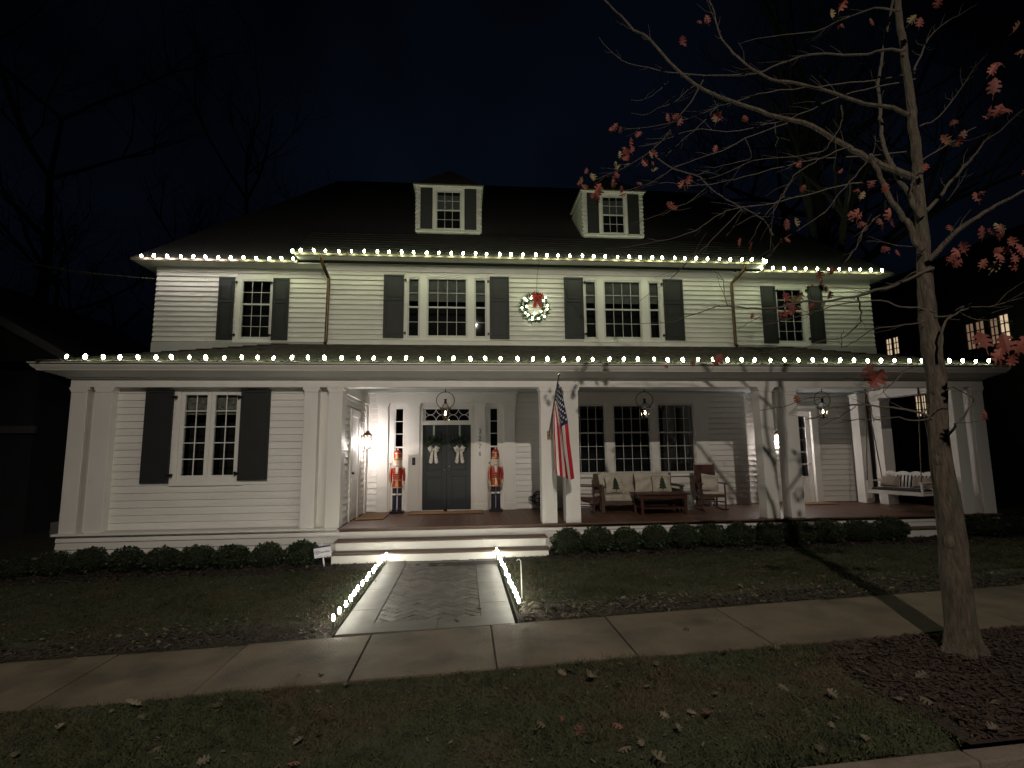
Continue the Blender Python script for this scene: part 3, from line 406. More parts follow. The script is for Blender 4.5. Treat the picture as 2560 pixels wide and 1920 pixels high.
for i, (x, y, s, red) in enumerate(FALLEN):
    o = link('fallen_leaf', LEAF['fallenred' if red else 'fallen'][i % 3], None, (x, y, (zw(x, y) if (-1.4 < x < .56 and y > -4.62) else (zsw(x) if -5.82 < y < -4.65 else ground(x, y)+(.034 if y < -5.8 or y > -3.8 else .02)))+.006), (random.uniform(-.45, .45), random.uniform(-.45, .45), random.uniform(0, 6.28)))
    s *= .8*random.uniform(.75, 1.1); o.scale = (s, s*random.uniform(.85, 1.1), s)
    zone = 'at the tree mulch' if x > 3.1 else 'right of the walk' if x > 1 else 'before the walk' if x > -1.4 else 'left of the walk'
    lab = ('brown lobed oak leaf lying on the grass verge '+zone if y < -5.82 else 'brown lobed oak leaf lying on the concrete sidewalk') if y < -4.65 else ('dry lobed oak leaf lying on the paved front walk' if -1.4 < x < .56 else ('dry lobed oak leaf lying on the front lawn '+('left' if x < 0 else 'right')+' of the walk' if y > -3.9 else 'dry lobed oak leaf in the litter strip along the sidewalk '+('left' if x < 0 else 'right')+' of the walk'))
    if red: lab = lab.replace('brown', 'reddish').replace('dry', 'reddish dry')
    tag(o, lab, 'leaf', gr_l)
# ================================================================== THE HOUSE
house = thing('house', 'large white two storey clapboard house with full porch, two dormers and charcoal shutters', 'house', (0, 0, 0))
_u = MB().prism([(-.042, .18), (0, .18), (0, .998), (-.012, .998)], (0, 1), 'x').mesh('siding_board', [M['siding']])
_u2 = MB().prism([(-.038, .125), (0, .125), (0, .998), (-.012, .998)], (0, 1), 'x').mesh('siding_board', [M['siding']])
def siding(wall, x0, x1, z0, z1, exp, holes=(), lip=1.0):
    n = max(1, round((z1-z0)/exp)); e = (z1-z0)/n
    for i in range(n):
        a, c = z0+i*e, z0+(i+1)*e; seg = [(x0, x1)]
        for (h0, h1, hz0, hz1) in holes:
            if hz0 < c-e*.3 and hz1 > a+e*.3:
                ns = []
                for s0, s1 in seg:
                    if h1 <= s0 or h0 >= s1: ns.append((s0, s1)); continue
                    if h0 > s0: ns.append((s0, h0))
                    if h1 < s1: ns.append((h1, s1))
                seg = ns
        ns = []
        for s0, s1 in seg:
            if s1-s0 > 1.9 and random.random() < .6: k = random.uniform(s0+.6, s1-.6); ns += [(s0, k-.0015), (k+.0015, s1)]
            else: ns.append((s0, s1))
        for s0, s1 in ns:
            if s1-s0 < .02: continue
            o = link('siding_board', _u if lip == 1.0 else _u2, wall, (s0, random.uniform(-.0012, .0012), a)); o.scale = (s1-s0, lip, e)
def wallpart(x0, x1, z0, z1, Y, exp, holes=(), cuts=(), lip=1.0, rot=0, org=None, th=.1, sid=True):
    """holes: openings right through; cuts: areas with no boards (casings)"""
    b = MB(); xs = sorted({x0, x1}|{v for h in holes for v in h[:2]}); zs = sorted({z0, z1}|{v for h in holes for v in h[2:]})
    for i in range(len(xs)-1):
        for j in range(len(zs)-1):
            cx, cz = (xs[i]+xs[i+1])/2, (zs[j]+zs[j+1])/2
            if any(h[0] < cx < h[1] and h[2] < cz < h[3] for h in holes): continue
            b.box(xs[i], xs[i+1], 0, th, zs[j], zs[j+1])
    w = obj('wall', b, 'white', house, org or (0, Y, 0), (0, 0, rot))
    if sid: siding(w, x0, x1, z0, z1, exp, list(holes)+list(cuts), lip)
    return w
GL = {}
def pane(par, x0, x1, z0, z1, y):
    if 'p' not in GL: GL['p'] = B(0, 1, 0, .004, 0, 1).mesh('pane', [M['glass']])
    o = link('pane', GL['p'], par, (x0, y, z0)); o.scale = (x1-x0, 1, z1-z0); return o
def window(par, x0, x1, z0, z1, Y, cols, ru, rl, fr=.045, mt=.012, zm=None, frame='trimgray', shade=0, rot=0, casement=False, name='window', glassdx=0):
    w, h = x1-x0, z1-z0; f = MB()
    f.box(0, fr, -.012, .07, 0, h).box(w-fr, w, -.012, .07, 0, h).box(fr, w-fr, -.0125, .07, h-fr, h).box(fr, w-fr, -.014, .07, 0, fr*1.35)
    o = obj(name, f, frame, par, (x0, Y, z0), (0, 0, rot), bevel=.003)
    A0, A1 = fr, w-fr; zb, zt = fr*1.35, h-fr
    if rl: zm = (zm-z0) if zm else zb+(zt-zb)*rl/(ru+rl); secs = [(zb, zm-.02, rl, .034), (zm+.02, zt, ru, .018)]
    else: secs = [(zb, zt, ru, .02)]
    mu = MB()
    if rl: mu.box(A0, A1, .008, .05, zm-.0195, zm+.0195)
    for a, c, r, yy in secs:
        for i in range(1, cols): xx = A0+(A1-A0)*i/cols; mu.box(xx-mt/2, xx+mt/2, yy-.004, yy+.012, a, c)
        for j in range(1, r): zz = a+(c-a)*j/r; mu.box(A0, A1, yy-.003, yy+.011, zz-mt/2, zz+mt/2)
        for i in range(cols):
            for j in range(r):
                pane(o, A0+(A1-A0)*i/cols+mt/2*(i > 0), A0+(A1-A0)*(i+1)/cols-mt/2*(i < cols-1), a+(c-a)*j/r+mt/2*(j > 0), a+(c-a)*(j+1)/r-mt/2*(j < r-1), yy+.004)
    obj('muntins', mu, frame, o)
    if shade:
        s = MB(); n = 4
        for i in range(n): s.box(A0+.004, A1-.004, .085+.01*(i % 2), .10+.01*(i % 2), h-shade+shade*i/n, h-shade+shade*(i+1)/n-.004)
        obj('shade', s, 'shade' if not casement else 'valance', o)
    obj('dark_interior', B(-.02, w+.02, .42, .44, -.02, h+.02), 'dark', o)
    return o
def shutter(x0, x1, z0, z1, Y, hinge='l', panels=True, par=None):
    w, h = x1-x0, z1-z0; b = B(0, w, 0, .018, 0, h); st = .055
    b.box(0, st, -.015, 0, 0, h).box(w-st, w, -.015, 0, 0, h).box(st, w-st, -.0155, 0, h-st, h).box(st, w-st, -.0155, 0, 0, st*1.3)
    if panels:
        b.box(st, w-st, -.0153, 0, h*.61-.03, h*.61+.03)
        b.box(st+.03, w-st-.03, -.009, 0, st*1.3+.03, h*.61-.06).box(st+.03, w-st-.03, -.009, 0, h*.61+.06, h-st-.03)
    o = obj('shutter', b, 'shutter', par or house, (x0, Y-.055, z0), (0, 0, random.uniform(-.012, .012)), bevel=.003)
    hx = w if hinge == 'l' else 0; sg = 1 if hinge == 'l' else -1
    for hz in (h*.08, h*.92): obj('hinge', B(hx-sg*.05, hx+sg*.06, -.022, -.012, hz-.015, hz+.015).box(hx+sg*.03, hx+sg*.06, -.03, .03, hz-.03, hz+.03), 'black', o)
    return o
YM, YW, YL = 2.79, 3.05, .20
# ---- upper storey
h1, h2 = (-1.56, .635, 4.30, 6.08), (3.125, 5.30, 4.30, 6.08)
op = lambda *w: [(a+.01, b_-.01, c+.01, d-.01) for a, b_, c, d in w]
W1 = [(-1.485,-1.157,4.37,5.97), (-.99,.065,4.38,5.98), (.234,.565,4.37,5.97)]; W2 = [(3.155,3.498,4.37,5.98), (3.67,4.714,4.38,5.99), (4.897,5.232,4.37,5.98)]
w_m = wallpart(-3.515, 7.31, 4.30, 6.11, YM, .128, op(*W1, *W2), [h1, h2])
WLf, WRf = (-5.72,-4.95,4.36,5.93), (8.66,9.46,4.37,5.94)
w_l = wallpart(-7.78, -3.515, 4.27, 6.085, YW, .128, op(WLf), [(-5.83,-4.90,4.27,6.01)])
w_r = wallpart(7.31, 11.50, 4.27, 6.085, YW, .128, op(WRf), [(8.60,9.56,4.27,6.01)])
[obj('wall', B(a, a+.1, YM+.1, YW+.1, 4.2, 6.3), 'white', house) for a in (-3.515, 7.21)]
obj('wall', B(-7.78, -7.68, YW+.1, 13.4, -.5, 6.2).box(11.4, 11.5, YW+.1, 13.4, -.5, 6.2).box(-7.68, 11.4, 13.3, 13.4, -.5, 6.2), 'white', house)
def trim(b, m='white', bev=.004, name='trim_board', par=None):
    if name in ('soffit', 'side_beam', 'frieze_board', 'trim_board', 'gutter', 'riser') and len(b.v) > 8 and len(b.v) == len(b.f)//6*8:
        for i in range(len(b.v)//8):
            q = MB().add(b.v[i*8:i*8+8], [(0,3,2,1),(4,5,6,7),(0,1,5,4),(1,2,6,5),(2,3,7,6),(3,0,4,7)]); o = obj(name, q, m, par or house, bevel=bev)
        return o
    return obj(name, b, m, par or house, bevel=bev)
trim(B(-3.535, 7.33, YM-.028, YM+.05, 4.17, 4.298))
trim(B(-3.535, 7.33, YM-.03, YM+.05, 6.112, 6.32).box(-3.55, 7.345, YM-.055, YM-.03, 6.24, 6.32), name='frieze_board')
trim(B(-7.80, -3.54, YW-.025, YW+.1, 3.2, 4.268).box(7.335, 11.52, YW-.025, YW+.1, 3.2, 4.268), 'nbtrim2' if 'nbtrim2' in M else 'trimgray')
trim(B(-7.80, -3.54, YW-.03, YW+.05, 6.087, 6.22).box(7.335, 11.52, YW-.03, YW+.05, 6.087, 6.22), name='frieze_board')
def casing(x0, x1, z0, z1, Y, wins, pr=.024, head=.0):
    b = MB(); xs = sorted([x0, x1]+[v for w in wins for v in w[:2]]); zl = min(w[2] for w in wins); zt = max(w[3] for w in wins)
    for i in range(0, len(xs), 2): b.box(xs[i], xs[i+1], Y-pr, Y+.02, z0, z1)
    for w in wins: b.box(w[0], w[1], Y-pr-.001, Y+.02, z0, w[2]).box(w[0], w[1], Y-pr-.001, Y+.02, w[3], z1)
    b.box(x0-.03, x1+.03, Y-pr-.025, Y-pr-.0012, z0-.01, z0+.04)
    return trim(b, name='window_casing')
casing(*h1, YM, W1); casing(*h2, YM, W2)
casing(-5.83, -4.90, 4.27, 6.01, YW, [WLf]); casing(8.60, 9.56, 4.27, 6.01, YW, [WRf])
for Wn in (W1, W2):
    for i, (a, c, e, f_) in enumerate(Wn): window(house, a, c, e, f_, YM, 4 if i == 1 else 1, 2, 2, zm=5.19, shade=.62 if i == 1 else .60)
window(house, *WLf, YW, 3, 2, 3, zm=5.28); window(house, *WRf, YW, 3, 2, 3, zm=5.29)
shutter(-2.08, -1.565, 4.355, 6.02, YM, 'l'); shutter(.638, 1.148, 4.35, 6.018, YM, 'r'); shutter(2.605, 3.122, 4.37, 6.035, YM, 'l'); shutter(5.312, 5.855, 4.35, 6.03, YM, 'r')
shutter(-6.25, -5.86, 4.33, 5.965, YW, 'l'); shutter(-4.915, -4.505, 4.33, 5.96, YW, 'r'); shutter(8.215, 8.64, 4.345, 5.98, YW, 'l'); shutter(9.595, 10.02, 4.35, 6.0, YW, 'r')
# ---- eaves and roofs
trim(B(-4.17, 7.95, 2.30, YM+.02, 6.321, 6.345), name='soffit')
trim(B(-8.13, -3.53, 2.60, YW+.02, 6.221, 6.245).box(7.33, 11.85, 2.60, YW+.02, 6.221, 6.245).box(-8.13, -7.78, YW+.02, 13.6, 6.221, 6.245).box(11.5, 11.85, YW+.02, 13.6, 6.221, 6.245), name='soffit')
trim(B(-4.17, 7.95, 2.255, 2.299, 6.325, 6.385).box(-4.19, -4.171, 2.255, 2.78, 6.325, 6.385).box(7.951, 7.97, 2.255, 2.78, 6.325, 6.385), 'gutter', .006, 'gutter')
trim(B(-8.15, -4.20, 2.56, 2.599, 6.225, 6.29).box(7.98, 11.87, 2.56, 2.599, 6.225, 6.29).box(-8.17, -8.131, 2.56, 13.6, 6.225, 6.29).box(11.851, 11.89, 2.56, 13.6, 6.225, 6.29), 'gutter', .006, 'gutter')
rf = MB(); rz = 11.40
rf.add([(-8.15,2.58,6.30),(11.87,2.58,6.30),(9.05,8.2,rz),(-4.65,8.2,rz),(-8.15,13.8,6.30),(11.87,13.8,6.30)], [(0,1,2,3),(1,5,2),(5,4,3,2),(4,0,3),(0,4,5,1)])
rf.add([(-4.19,2.27,6.39),(7.97,2.27,6.39),(7.97,8.18,rz+.01),(-4.19,8.18,rz+.01),(-4.19,2.35,6.386),(7.97,2.35,6.386),(7.97,8.18,rz-.3),(-4.19,8.18,rz-.3)], [(0,1,2,3),(0,3,7,4),(1,5,6,2),(0,4,5,1),(4,7,6,5)])
roof = obj('roof', rf, 'roof', house, smooth=False)
# shingle courses near the front eave (real steps); further up the material takes over
def courses(name, ya, za, yb, zb, xa, xb, xa2, xb2, n, m, parent, th=.012, wmin=.12, wmax=.3):
    b = MB(); L = math.hypot(yb-ya, zb-za); dy, dz = (yb-ya)/L, (zb-za)/L; ny, nz_ = -dz, dy
    for i in range(n):
        t0, t1 = i/n, (i+1)/n+.25/n; X0 = xa+(xa2-xa)*t0; X1 = xb+(xb2-xb)*t0; x = X0+random.uniform(0, .1)
        while x < X1-.05:
            w = random.uniform(wmin, wmax); x2 = min(x+w, X1); s = (t0+random.uniform(-.006, .006)/1)*L; e = min(t1, 1)*L; q = th*random.uniform(.7, 1.4)
            y0, z0, y1, z1 = ya+dy*s, za+dz*s, ya+dy*e, za+dz*e
            b.add([(x+.003,y0,z0),(x2-.003,y0,z0),(x2-.003,y1,z1),(x+.003,y1,z1),(x+.003,y0+ny*q,z0+nz_*q),(x2-.003,y0+ny*q,z0+nz_*q),(x2-.003,y1,z1+.002),(x+.003,y1,z1+.002)],
                  [(4,5,6,7),(0,1,5,4),(1,2,6,5),(3,0,4,7)])
            x = x2
    return tag(obj(name, b, m, parent, smooth=False), kind='stuff')
courses('shingles', 2.25, 6.385, 3.55, 7.49, -4.19, 7.97, -4.19, 7.97, 9, 'roof', roof)
# ---- porch roof
pr = MB(); PR = (-7.80, 11.66, -.52, 3.16)
pr.add([(-7.88,-.47,3.165),(11.66,-.47,3.165),(8.55,2.80,4.19),(-4.5,2.80,4.19),(-7.88,9,3.165),(11.66,9,3.165),(-4.5,9,4.19),(8.55,9,4.19)], [(0,1,2,3),(0,3,6,4),(1,5,7,2)])
proof = obj('porch_roof', pr, 'shake', house, smooth=False)
courses('shingles', -.475, 3.172, 2.76, 4.185, -7.83, 11.62, -4.45, 8.5, 21, 'shake', proof, .016)
hb = MB()   # hip cap shingles stepping up both hips
for sx, x0, x1 in ((1, -7.80, -4.5), (-1, 11.66, 8.55)):
    for i in range(14):
        t0, t1 = i/14, (i+1.3)/14; a = Vector((x0+(x1-x0)*t0, -.47+3.27*t0, 3.165+1.025*t0+.045)); c = Vector((x0+(x1-x0)*t1, -.47+3.27*t1, 3.165+1.025*t1+.012))
        for s in (1, -1):
            n = Vector((s*.11, -s*.11*sx, -.03)) if sx > 0 else Vector((s*.11, s*.11, -.03))
            hb.add([a, c, c+n, a+n, a-Vector((0,0,.02)), a+n-Vector((0,0,.02))], [(0,1,2,3), (0,3,5,4)])
tag(obj('hip_shingles', hb, 'shake', proof, smooth=False), kind='stuff')
# ---- cornice and beam
trim(B(-7.47, 11.42, -.002, .30, 2.765, 2.984), name='porch_beam')
CP = [(.002,2.922),(.07,2.925),(.075,2.945),(.095,2.950),(.345,3.035),(.35,3.03),(.375,3.035),(.385,3.055),(.41,3.075),(.445,3.115),(.45,3.13),(.46,3.14)]
cn = MB(); vs = []; fs = []; nc = len(CP)
for d, z in CP: vs += [(-7.45-d, 9, z), (-7.45-d, -d, z), (11.40+.58*d, -d, z), (11.40+.58*d, 9, z)]
for i in range(nc-1):
    for k in range(3): a = i*4+k; fs.append((a, a+1, a+5, a+4))
obj('cornice', cn.add(vs, fs), 'white', house, smooth=False)
trim(B(-7.91, 11.67, -.475, -.03, 3.1405, 3.152), 'gutter', 0, 'drip_line'); trim(B(-7.92, 11.68, -.488, -.03, 3.153, 3.172), 'edgemetal', 0, 'drip_edge')
obj('corner_board', B(-7.47, -7.45, .001, 9, 2.765, 2.92), 'white', house)
trim(B(-7.44, -7.35, .3, YW, 2.70, 2.98).box(10.72, 11.02, .3, YW, 2.72, 2.984), name='side_beam')
trim(B(-2.41, 11.40, .301, YW, 2.975, 2.983), 'ceil', 0, 'porch_ceiling')
# ---- columns
def column(x0, x1, y0=0, y1=.30, z0=.035, z1=2.765, cap=True):
    c = obj('column', B(x0, x1, y0, y1, z0, z1-.10), 'white', house, bevel=.006)
    k = MB().prism([(x0-.002, z1-.10), (x1+.002, z1-.10), (x1+.002, z1-.075), (x1+.03, z1-.04), (x1+.03, z1-.002), (x0-.03, z1-.002), (x0-.03, z1-.04), (x0-.002, z1-.075)], (y0-.012, y1-.001), 'y')
    obj('capital', k, 'white', c, bevel=.003); return c
for a in ((-7.45,-7.158), (-7.012,-6.708), (-3.152,-2.888), (-2.69,-2.412), (1.535,1.838), (2.012,2.315), (6.22,6.50), (6.75,7.053), (10.64,10.905), (11.107,11.39)): column(*a)
column(10.65, 10.93, 2.08, 2.38, z1=2.72); column(10.42, 10.66, 2.55, 2.84, z1=2.90)
# gap panels between paired columns of left wing
# ---- left wing lower storey
LLo = [(-5.54,-4.98,.965,2.705), (-4.975,-4.42,.965,2.705)]
w_ll = wallpart(-7.44, -2.42, .045, 2.788, YL, .135, op((-5.54,-4.42,.965,2.705)), [(-5.635,-4.335,.88,2.81), (-7.2,-6.75,0,3), (-3.16,-2.41,0,3)], lip=.55)
casing(-5.635, -4.335, .88, 2.787, YL, [(-5.545, -4.415, .965, 2.705)])
for a in LLo: window(house, *a, YL, 2, 5, 0, fr=.075, mt=.018, frame='white', shade=.46, casement=True)
shutter(-6.182, -5.665, .93, 2.728, YL, 'l', False); shutter(-4.40, -3.837, .96, 2.73, YL, 'r', False)
trim(B(-7.45, -2.42, YL-.03, YL, 2.788, 2.93), name='frieze_board')
obj('wall', B(-7.44, -7.34, YL+.1, YW, -.5, 2.98), 'white', house)
sk = obj('wall', B(-7.43, 11.3, .08, .18, -1.0, .0), 'white', house, (0, 0, 0))
trim(B(-7.53, -2.43, -.06, .2, .005, .043), name='water_table')
def skirt(x0, x1, z0, z1, n):
    w = obj('wall', B(x0, x1, 0, .02, z0, z1), 'white', house, (0, .05, 0)); siding(w, x0, x1, z0, z1, (z1-z0)/n, lip=.9); return w
skirt(-7.50, 1.6, -.66, .0, 5); skirt(1.6, 8.94, -.6, -.0, 5); skirt(10.3, 11.45, -.6, .0, 5); skirt(8.94, 10.3, -.6, 0, 5)
# ---- porch floor and boards
pf = obj('porch_floor', B(-2.4, 11.38, .0, YW, -.04, .0), 'floor', house)
x = -2.40; bm_ = B(0, 1, 0, 1, 0, .034).mesh('floor_board', [M['floor']])
while x < 11.38:
    w = min(.137, 11.40-x); yb = YM-.002 if x < 7.38 else YW-.002
    o = link('floor_board', bm_, pf, (x, -.045, random.uniform(0, .0012))); o.scale = (w-.004, yb+.045, 1); x += .137
trim(B(-2.40, 11.42, -.075, -.047, .003, .033), 'tread', .006, 'floor_nosing')
# ---- front steps
st = obj('porch_steps', B(-2.38, 1.53, -.29, .04, -.36, -.17), 'white', house)
def steps(x0, x1, y_edges, zs, zb, par):
    for i, (ye, zt) in enumerate(zip(y_edges, zs)):
        yb = .045 if i == 0 else y_edges[i-1]+.015
        obj('riser', B(x0+.02*0, x1, ye+.03, ye+.05, (zs[i+1] if i+1 < len(zs) else zb), zt-.028), 'white', par, bevel=.003)
        xx = x0-.03; n = 2
        for k in range(n):
            y0 = ye+(yb-ye)*k/n; y1 = ye+(yb-ye)*(k+1)/n-.004
            obj('tread_board', B(xx, x1+.03, y0, y1, zt-.0275, zt), 'tread', par, bevel=.006)
    return par
steps(-2.39, 1.55, [-.34, -.66], [-.165, -.335], -.60, st)
obj('riser', B(-2.39, 1.55, .005, .045, -.60, .0), 'white', st, bevel=.003)
[obj('stringer', B(a, a+.03, -.60, .04, -.6, -.366).box(a, a+.03, -.29, .04, -.366, -.195), 'white', st) for a in (-2.39, 1.52)]
s2 = obj('porch_steps', B(8.98, 10.22, -.25, .04, -.40, -.225), 'white', house)
steps(8.96, 10.24, [-.30], [-.195], -.50, s2)
# ---- door wall
tri = [(2.70,3.626,.855,2.655), (3.808,4.82,.86,2.652), (4.995,6.0,.852,2.667)]
dr = (-1.052, .148, .035, 2.146); trn = (-1.008, .118, 2.235, 2.565); sl = (-1.75,-1.515,.60,2.58); sr = (.612,.846,.60,2.58)
w_d = wallpart(-2.41, 7.41, .035, 2.97, YM, .14, op(*tri)+[dr, trn]+op(sl, sr), [(-2.157,1.267,0,3), (2.60,6.366,.80,3)], lip=.75)
e = MB()
e.box(-2.157, -1.75, YM-.03, YM, .035, 2.69).box(-1.515, -1.09, YM-.03, YM, .035, 2.69).box(.185, .612, YM-.03, YM, .035, 2.69).box(.846, 1.267, YM-.03, YM, .035, 2.69)
e.box(-1.75, -1.515, YM-.031, YM, .035, .60).box(.612, .846, YM-.031, YM, .035, .60).box(-1.75, -1.515, YM-.031, YM, 2.58, 2.69).box(.612, .846, YM-.031, YM, 2.58, 2.69).box(-1.09, .185, YM-.031, YM, 2.565, 2.69)
ds = trim(e, name='door_surround')
for a, c in ((-2.155,-1.895), (-1.405,-1.13), (.22,.515), (.975,1.262)):
    k = obj('pilaster', B(a, c, YM-.085, YM-.0305, .035, 2.60), 'white', house, bevel=.005)
    obj('capital', MB().prism([(a, 2.60), (c, 2.60), (c+.03, 2.65), (c+.03, 2.693), (a-.03, 2.693), (a-.03, 2.65)], (YM-.115, YM-.0305), 'y'), 'white', k, bevel=.003); obj('base', B(a-.012, c+.012, YM-.098, YM-.0305, .0352, .20), 'white', k, bevel=.003)
trim(B(-2.20, 1.30, YM-.11, YM, 2.694, 2.93).box(-2.40, 1.33, YM-.15, YM-.001, 2.931, 2.974), name='entablature')
fr_ = MB().box(-1.09, -1.053, YM-.06, YM+.06, .035, 2.60).box(.149, .185, YM-.06, YM+.06, .035, 2.60).box(-1.053, .149, YM-.061, YM+.06, 2.147, 2.20).box(-1.053, .149, YM-.045, YM+.06, 2.2, 2.235).box(-1.053, .149, YM-.061, YM+.06, 2.565, 2.601)
fr_.box(-1.053, .149, YM-.06, YM+.05, .0352, .052)
trim(fr_, name='door_frame')
dm = -.452
for sgn, a, c in ((-1, -1.05, dm-.002), (1, dm+.002, .146)):
    b = B(a, c, YM+.0, YM+.045, .053, 2.144); stl = .10
    # raised-and-fielded look: stiles and rails stand proud of the panels
    b.box(a, a+stl, YM-.012, YM-.0, .053, 2.144).box(c-stl, c, YM-.012, YM-.0, .053, 2.144)
    for z0, z1 in ((.053, .27), (.86, 1.0), (2.02, 2.144)): b.box(a+stl, c-stl, YM-.0122, YM-.0, z0, z1)
    dd = obj('door', b, 'door', house, bevel=.004)
    for z0, z1 in ((.27, .86), (1.0, 2.02)): obj('door_panel', B(a+stl+.035, c-stl-.035, YM-.010, YM+.001, z0+.035, z1-.035), 'door', dd, bevel=.008)
    hx = dm+sgn*.055
    obj('handle', MB().ball((hx, YM-.06, 1.02), .024, 8, 6).tube([(hx, YM-.012, 1.02), (hx, YM-.06, 1.02)], .010, 6), 'brass', dd)
    if sgn > 0: obj('lock', MB().tube([(hx, YM-.012, 1.115), (hx, YM-.03, 1.115)], .022, 8), 'brass', dd)
# transom with intersecting arcs
tw, thh = trn[1]-trn[0], trn[3]-trn[2]
tf = obj('transom_window', B(0, .02, -.02, .05, 0, thh).box(tw-.02, tw, -.02, .05, 0, thh).box(.02, tw-.02, -.02, .05, 0, .02).box(.02, tw-.02, -.02, .05, thh-.02, thh), 'white', house, (trn[0], YM, trn[2]))
tr = MB(); n = 4; cw = tw/n
for i in range(n):
    xc = cw*(i+.5)
    for base, s in ((0, 1), (thh, -1)):
        pts = [(xc+math.cos(t)*cw*.5, .012, base+s*math.sin(t)*thh*.5) for t in [math.pi*k/10 for k in range(11)]]
        tr.tube(pts, .007, 5)
obj('tracery', tr, 'white', tf)
obj('pane', B(.02, tw-.02, .014, .018, .02, thh-.02), 'glass', tf); obj('dark_interior', B(0, tw, .35, .37, 0, thh), 'dark', tf)
for w in (sl, sr): window(house, *w, YM-.002, 1, 3, 3, fr=.03, mt=.02, zm=1.83 if 0 else None, frame='white', name='sidelight', shade=.0)
for i, ch in enumerate('3276'):
    cu = bpy.data.curves.new('numeral', 'FONT'); cu.body = ch; cu.size = .17; cu.align_x = 'CENTER'; cu.extrude = .006
    t = bpy.data.objects.new('numeral', cu); COL.objects.link(t); dg = bpy.context.evaluated_depsgraph_get()
    me = bpy.data.meshes.new_from_object(t.evaluated_get(dg)); bpy.data.objects.remove(t); me.materials.clear(); me.materials.append(M['numeral'])
    o = link('numeral', me, house, (.372, YM-.094, 1.925-.187*i), (math.pi/2, 0, 0)); o.scale = (.8, 1, 1)
db = obj('doorbell', B(-1.30, -1.222, YM-.10, YM-.0855, 1.155, 1.34), 'black', house, bevel=.004)
obj('button', MB().tube([(-1.261, YM-.10, 1.235), (-1.261, YM-.108, 1.235)], .014, 8), 'signgrey', db)
# triple window
trim(B(2.60, 2.70, YM-.03, YM+.02, .80, 2.97).box(6.0, 6.366, YM-.03, YM+.02, .80, 2.97).box(2.70, 6.0, YM-.031, YM+.02, 2.668, 2.97).box(3.626, 3.808, YM-.03, YM+.02, .80, 2.667).box(4.82, 4.995, YM-.03, YM+.02, .80, 2.667).box(2.7, 3.626, YM-.03, YM+.02, .80, .854).box(3.808, 4.82, YM-.03, YM+.02, .8, .859).box(4.995, 6.0, YM-.03, YM+.02, .80, .851).box(2.58, 6.39, YM-.07, YM-.032, .79, .825), name='window_casing')
for a in tri: window(house, *a, YM, 4, 2, 3, zm=a[2]+1.06)
trim(B(2.60, 7.42, YM-.05, YM-.001, 2.90, 2.974), name='crown_moulding')
# recessed wall right of the corner
obj('wall', B(7.31, 7.41, YM+.1, YW, .035, 2.97), 'white', house)
fd = (8.55, 9.37, .06, 2.45)
w_q = wallpart(7.41, 10.75, .035, 2.97, YW, .14, [fd], [(8.43,9.555,0,2.62)], lip=.85)
trim(B(8.43, 8.55, YW-.09, YW+.02, .035, 2.60).box(9.37, 9.55, YW-.09, YW+.02, .035, 2.60).box(8.55, 9.37, YW-.091, YW+.02, 2.45, 2.60).box(8.40, 9.58, YW-.12, YW-.092, 2.58, 2.63), name='door_casing')
fdo = obj('french_door', B(8.55, 8.68, 0, .04, .06, 2.45).box(9.24, 9.37, 0, .04, .06, 2.45).box(8.68, 9.24, -.0005, .04, .06, .72).box(8.68, 9.24, -.0005, .04, 2.34, 2.45), 'white', house, (0, YW+.01, 0), bevel=.004)
mu = MB()
for i in range(1, 3): mu.box(8.68+.56*i/3-.008, 8.68+.56*i/3+.008, .004, .03, .72, 2.34)
for j in range(1, 5): mu.box(8.68, 9.24, .005, .029, .72+1.62*j/5-.008, .72+1.62*j/5+.008)
obj('muntins', mu, 'white', fdo)
for i in range(3):
    for j in range(5): pane(fdo, 8.68+.56*i/3+.008, 8.68+.56*(i+1)/3-.008, .72+1.62*j/5+.008, .72+1.62*(j+1)/5-.008, .018)
obj('dark_interior', B(8.5, 9.4, .4, .42, 0, 2.5), 'dark', fdo)
obj('handle', MB().tube([(9.30, -.0, 1.05), (9.30, -.05, 1.05), (9.22, -.05, 1.05)], .01, 6), 'brass', fdo)
# cheek wall of the left wing, facing the porch
ck = wallpart(0, 2.59, .035, 2.97, 0, .135, [], [(.62, 1.60, 0, 2.45), (2.32, 2.60, 0, 3)], lip=.8, rot=math.pi/2, org=(-2.44, .2, 0), th=.08)
dcas = trim(B(0, .05, .80, .90, .035, 2.40).box(0, .05, 1.66, 1.80, .035, 2.40).box(0, .051, .90, 1.66, 2.25, 2.40).box(0, .05, 2.50, 2.78, .035, 2.70), name='door_casing'); dcas.location.x = -2.44
sd = obj('side_door', B(-2.435, -2.41, .90, 1.66, .05, 2.25), 'white', house, bevel=.004)
for z0, z1 in ((.2, .9), (1.05, 2.1)): obj('door_panel', B(-2.409, -2.402, 1.0, 1.56, z0, z1), 'white', sd, bevel=.006)
obj('handle', MB().ball((-2.37, .97, 1.04), .03, 8, 6), 'bronze', sd)
trim(B(-2.44, -2.37, .301, 2.78, 2.66, 2.972).box(-2.44, -2.34, .301, 2.78, 2.93, 2.973), name='crown_moulding')
